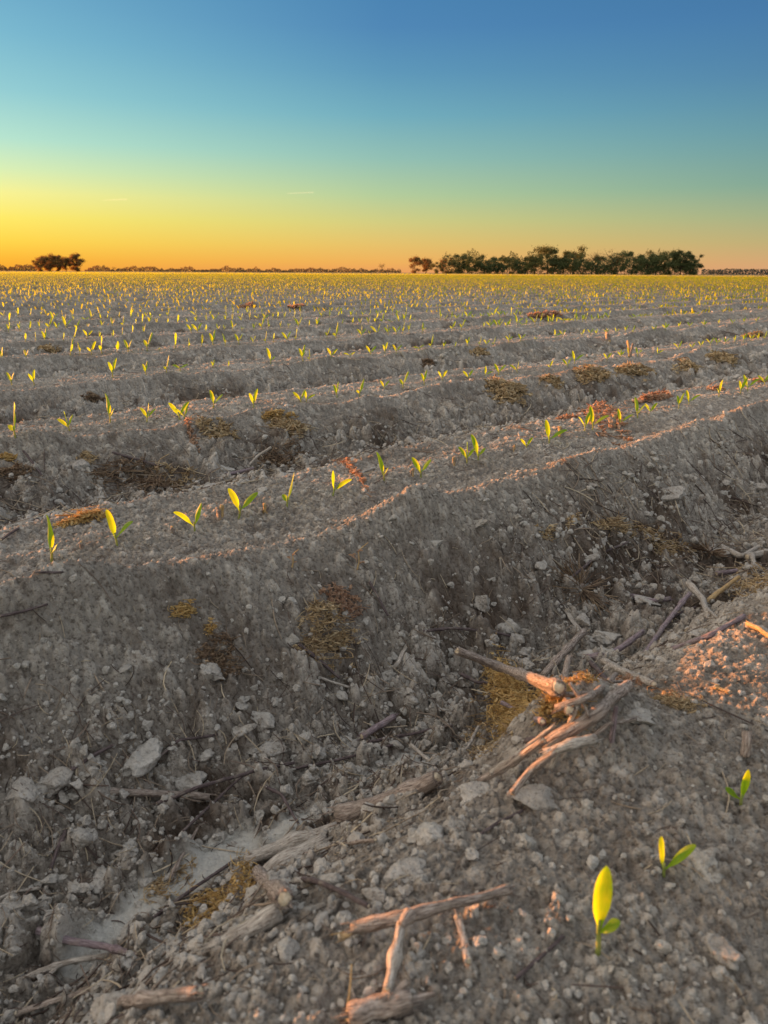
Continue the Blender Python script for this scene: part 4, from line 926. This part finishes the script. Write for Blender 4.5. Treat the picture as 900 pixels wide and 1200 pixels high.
TR = [  # px, top y, width px, mat, bare, words
 (486,306,14,'tree_c',False,'slim thinly leaved tree at the left end of the right hand tree line'),
 (499,306,11,'tree_c',False,'bare thin tree second from the left end of the tree line'),
 (512,311,13,'tree_b',False,'low bush like tree third from the left end of the tree line'),
 (525,306,17,'tree_c',False,'brownish half leaved tree left in the tree line'),
 (538,303,20,'tree_a',False,'dark green tree rounded on top, left part of the tree line'),
 (553,305,18,'tree_b',False,'olive green tree in the left part of the tree line, beside a dark rounded one'),
 (568,303,20,'tree_a',False,'dark tree a third along the tree line from its left end'),
 (583,306,18,'tree_a',False,'low dark tree just right of a third along the tree line'),
 (597,304,20,'tree_b',False,'olive tree left of centre of the tree line'),
 (612,304,20,'tree_a',False,'dark tree immediately left of the tall pale topped tree'),
 (626,303,16,'tree_b',False,'olive tree touching the tall pale topped tree on its left'),
 (641,295,24,'tree_b',False,'tall olive tree with an open pale top at the centre of the tree line'),
 (656,303,16,'tree_a',False,'short dark tree between the two tallest trees of the tree line'),
 (672,295,24,'tree_b',False,'tall tree with two open crowns right of the centre tree'),
 (693,300,18,'tree_c',True,'thin tree with sky showing through, right of the two tallest'),
 (683,307,16,'tree_a',False,'low dark tree under the thin see through tree'),
 (703,304,18,'tree_a',False,'dark dense tree right of the thin see through tree'),
 (716,298,20,'tree_c',True,'pale leafless tree standing behind the dark ones'),
 (722,304,18,'tree_a',False,'dark dense tree in front of the pale leafless tree'),
 (740,299,24,'tree_a',False,'high dark tree right of the pale leafless tree'),
 (757,304,16,'tree_a',False,'short dark tree in a dip in the right part of the tree line'),
 (768,299,22,'tree_a',False,'broad dark tree fourth from the right end of the tree line'),
 (783,299,20,'tree_b',False,'olive dark tree third from the right end of the tree line'),
 (797,298,22,'tree_a',False,'dark tree with feathery top second from the right end'),
 (811,302,20,'tree_a',False,'last dark tree at the right end of the tree line, sloping down'),
]
for i, (px, ty, w, mt, bare, lab) in enumerate(TR):
    tree(px, ty+1.0, 323.3, 450+(i*37 % 23), w*1.35, mt, lab, i, 1.0, bare, 'trees of the tree line at right')
for i, (px, ty, w, bare, lab) in enumerate([(48,303,16,False,'leftmost brownish tree of the small grove at left'), (59,300,18,False,'second tree of the small grove at left, densest'), (68,301,15,False,'middle tree of the small grove at left'), (78,303,15,False,'thin tree fourth in the small grove at left'), (90,300,16,False,'spreading open tree at the right end of the small grove')]):
    tree(px, ty, 317.6, 620+i*7, w*1.0, 'tree_c', lab, 60+i, 1.2 if not bare else 1.3, bare, 'trees of the small grove at left')
tree(447.5, 311, 320, 900, 9, 'tree_c', 'lone tiny tree on the horizon near the middle', 80, .8, True)
tree(14, 313, 317.4, 900, 10, 'tree_c', 'tiny low tree on the horizon at the left edge', 81, .8, False)
tree(133, 313, 318, 1200, 7, 'tree_c', 'tiny tree on the horizon right of the small grove', 82, .6, True)
tree(147, 314, 318, 1200, 8, 'tree_c', 'tiny twin crowned tree on the horizon right of the small grove', 83, .6, True)
tree(160, 314, 318, 1200, 9, 'tree_c', 'third tiny tree on the horizon right of the small grove', 84, .6, True)
def wood(name, x0, x1, dist, hpx, mat, label, n, seed, y0=None, jag=.5):
    g = np.random.default_rng(seed); px = g.uniform(x0, x1, n); a = np.array([math.atan2(ray(p, 320).x, ray(p, 320).y) for p in px])
    H = hpx*dist/900*(1+jag*(vn(px*.09, px*0, seed)+.6*vn(px*.4, px*0, seed+1)))
    dd = dist+g.normal(0, dist*.01, n); z = H*g.random(n)
    p = np.stack([dd*np.sin(a), dd*np.cos(a), z], 1); S_ = g.uniform(.35, .9, n)*dist/900
    q4 = np.array([[-1, -.4, 0], [0, -.7, .3], [1, .3, 0], [0, .7, -.2]])
    V = np.einsum('nij,vj->nvi', quat_rot(g, n), q4)*S_[:, None, None]+p[:, None, :]
    me = npmesh(name, V.reshape(-1, 3), np.arange(n*4).reshape(-1, 4), False); o = link(name, me, M[mat]); tag(o, label, 'far woods', kind='stuff')
wood('distant_woods', 100, 470, 2200, 3.6, 'hazy', 'thin hazy line of far woods along the middle horizon', 9000, 3, jag=1.2)
wood('distant_woods', -120, 44, 1600, 5.5, 'hazy', 'hazy far woods at the left edge of the horizon', 5000, 4, jag=1.0)
wood('distant_woods', 822, 1040, 2000, 5.2, 'hazyblue', 'bluish far woods at the right edge of the horizon', 6000, 5, jag=.3)
wood('undergrowth', 518, 818, 456, 18.5, 'tree_a', 'dense dark undergrowth filling the foot of the right tree line', 16000, 6, jag=.6)

# faint contrails
def contrail(px, py, w, label, seed):
    d = ray(px, py).normalized()*9000; rt = Vector((1, 0, .04)).normalized(); k = 9000/900
    mb = MB(); P = resample([np.array(d-rt*w*k*.5), np.array(d), np.array(d+rt*w*k*.5)], 16); n = len(P)
    V = tube(mb, P-np.array(d), 4, 9, 8, .1, seed, capped=True, squash=.8)
    m = bpy.data.materials.get('contrail_vapour')
    if not m:
        m, nt, o = newmat('contrail_vapour'); t = nt.nodes.new('ShaderNodeBsdfTransparent'); b = nt.nodes.new('ShaderNodeBsdfTranslucent'); b.inputs[0].default_value = (.95, .9, .85, 1)
        dd = nt.nodes.new('ShaderNodeBsdfDiffuse'); dd.inputs[0].default_value = (.95, .92, .9, 1); ad = nt.nodes.new('ShaderNodeAddShader'); nt.links.new(b.outputs[0], ad.inputs[0]); nt.links.new(dd.outputs[0], ad.inputs[1])
        mx = nt.nodes.new('ShaderNodeMixShader'); mx.inputs[0].default_value = .035; nt.links.new(t.outputs[0], mx.inputs[1]); nt.links.new(ad.outputs[0], mx.inputs[2]); nt.links.new(mx.outputs[0], o.inputs[0])
    o = link('contrail', mb.mesh('contrail'), m); o.location = d; tag(o, label, 'contrail')
contrail(352, 226, 28, 'faint short contrail streak left of the middle of the sky', 1)
contrail(135, 234, 24, 'faint short contrail streak low in the yellow sky at left', 2)

# ---------------------------------------------------------------- sky, sun, camera
def lin(c): return tuple(((v/255)/12.92 if v/255 <= .04045 else ((v/255+.055)/1.055)**2.4) for v in c)
w = bpy.data.worlds.new('World'); scene.world = w; w.use_nodes = True; nt = w.node_tree; nt.nodes.clear()
out = nt.nodes.new('ShaderNodeOutputWorld'); tc = nt.nodes.new('ShaderNodeTexCoord'); sep = nt.nodes.new('ShaderNodeSeparateXYZ')
nt.links.new(tc.outputs['Generated'], sep.inputs[0])
def mth(op, a, b=None):
    n = nt.nodes.new('ShaderNodeMath'); n.operation = op
    for i, v in enumerate((a, b)):
        if v is None: continue
        if isinstance(v, (int, float)): n.inputs[i].default_value = v
        else: nt.links.new(v, n.inputs[i])
    return n.outputs[0]
el = mth('ARCSINE', sep.outputs[2]); eld = mth('MULTIPLY', el, 180/math.pi/40); eld = mth('MAXIMUM', eld, 0.0)   # 0..1 = 0..40 deg
az = mth('ARCTAN2', sep.outputs[0], sep.outputs[1]); azd = mth('MULTIPLY', az, 180/math.pi)
def Rp(stops): return ramp(nt, eld, [(e/40, lin(c) if max(c) > 3 else c) for e, c in stops], 'B_SPLINE' if False else 'EASE' if False else 'LINEAR')
Lr = Rp([(0, (247, 165, 42)), (.8, (251, 186, 50)), (1.8, (254, 214, 66)), (3.2, (255, 236, 94)), (4.7, (252, 246, 144)), (6.1, (218, 243, 184)), (7.8, (180, 232, 212)), (10.5, (142, 208, 216)), (13.5, (116, 188, 212)), (17, (96, 168, 202)), (38, (.82, .82, .82))])  # last stop, above the frame, brightened as added fill for the ground
Cr = Rp([(0, (242, 164, 98)), (.7, (243, 180, 96)), (1.9, (230, 194, 110)), (3.4, (208, 205, 130)), (5.1, (176, 204, 156)), (7.4, (140, 190, 180)), (10, (104, 170, 190)), (12.5, (82, 148, 186)), (15, (66, 130, 182)), (17, (60, 126, 178)), (38, (.74, .77, .80))])
Rr = Rp([(0, (224, 166, 126)), (.8, (212, 170, 124)), (2.0, (186, 174, 126)), (3.6, (154, 172, 138)), (5.4, (116, 160, 150)), (8.5, (90, 146, 164)), (11.5, (70, 126, 168)), (14.5, (58, 116, 168)), (17, (52, 110, 160)), (38, (.66, .72, .80))])
f1 = mrange(nt, azd, -29, 0); f2 = mrange(nt, azd, 0, 29)
skyc = mixc(nt, f2, mixc(nt, f1, Lr, Cr), Rr)
# broad fill light added to the unseen sky left of the view
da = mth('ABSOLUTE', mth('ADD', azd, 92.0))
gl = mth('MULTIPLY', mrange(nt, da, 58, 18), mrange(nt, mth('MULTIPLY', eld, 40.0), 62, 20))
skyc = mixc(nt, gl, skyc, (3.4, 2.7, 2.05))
# pale fill light added behind the camera to brighten the bed slopes
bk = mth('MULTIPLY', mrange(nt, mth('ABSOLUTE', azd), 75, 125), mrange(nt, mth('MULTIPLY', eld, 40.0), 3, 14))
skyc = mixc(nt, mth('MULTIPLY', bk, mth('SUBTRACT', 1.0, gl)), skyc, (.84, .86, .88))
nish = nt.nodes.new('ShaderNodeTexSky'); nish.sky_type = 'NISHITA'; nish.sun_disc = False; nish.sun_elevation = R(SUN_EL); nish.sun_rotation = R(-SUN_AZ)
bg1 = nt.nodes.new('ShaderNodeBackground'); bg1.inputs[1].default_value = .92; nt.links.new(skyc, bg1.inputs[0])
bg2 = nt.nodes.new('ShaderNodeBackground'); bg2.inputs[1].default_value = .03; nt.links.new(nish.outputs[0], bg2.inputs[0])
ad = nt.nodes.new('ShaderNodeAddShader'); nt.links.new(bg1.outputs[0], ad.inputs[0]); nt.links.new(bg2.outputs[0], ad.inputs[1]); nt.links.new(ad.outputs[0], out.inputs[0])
sd = bpy.data.lights.new('sun', 'SUN'); sd.energy = 4.5; sd.angle = R(.5); sd.color = (2.7, .95, .26)
so = bpy.data.objects.new('sun', sd); col.objects.link(so)
S_ = Vector((-math.sin(R(SUN_AZ))*math.cos(R(SUN_EL)), math.cos(R(SUN_AZ))*math.cos(R(SUN_EL)), math.sin(R(SUN_EL))))
so.rotation_euler = S_.to_track_quat('Z', 'Y').to_euler(); so.location = (0, 0, 5)
cd = bpy.data.cameras.new('camera'); cam = bpy.data.objects.new('camera', cd); col.objects.link(cam)
mt = Matrix.Identity(4)
for i in range(3): mt[i][0] = Rt[i]; mt[i][1] = Up[i]; mt[i][2] = -Fw[i]
mt[2][3] = HC; cam.matrix_world = mt
cd.sensor_fit = 'HORIZONTAL'; cd.sensor_width = 6.8; cd.lens = 6.8; cd.clip_start = .02; cd.clip_end = 30000
cd.dof.use_dof = True; cd.dof.focus_distance = 1.55; cd.dof.aperture_fstop = 2.8
scene.camera = cam
scene.view_settings.view_transform = 'Standard'; scene.view_settings.look = 'None'; scene.view_settings.exposure = 0; scene.view_settings.gamma = 1
scene.render.engine = 'CYCLES'
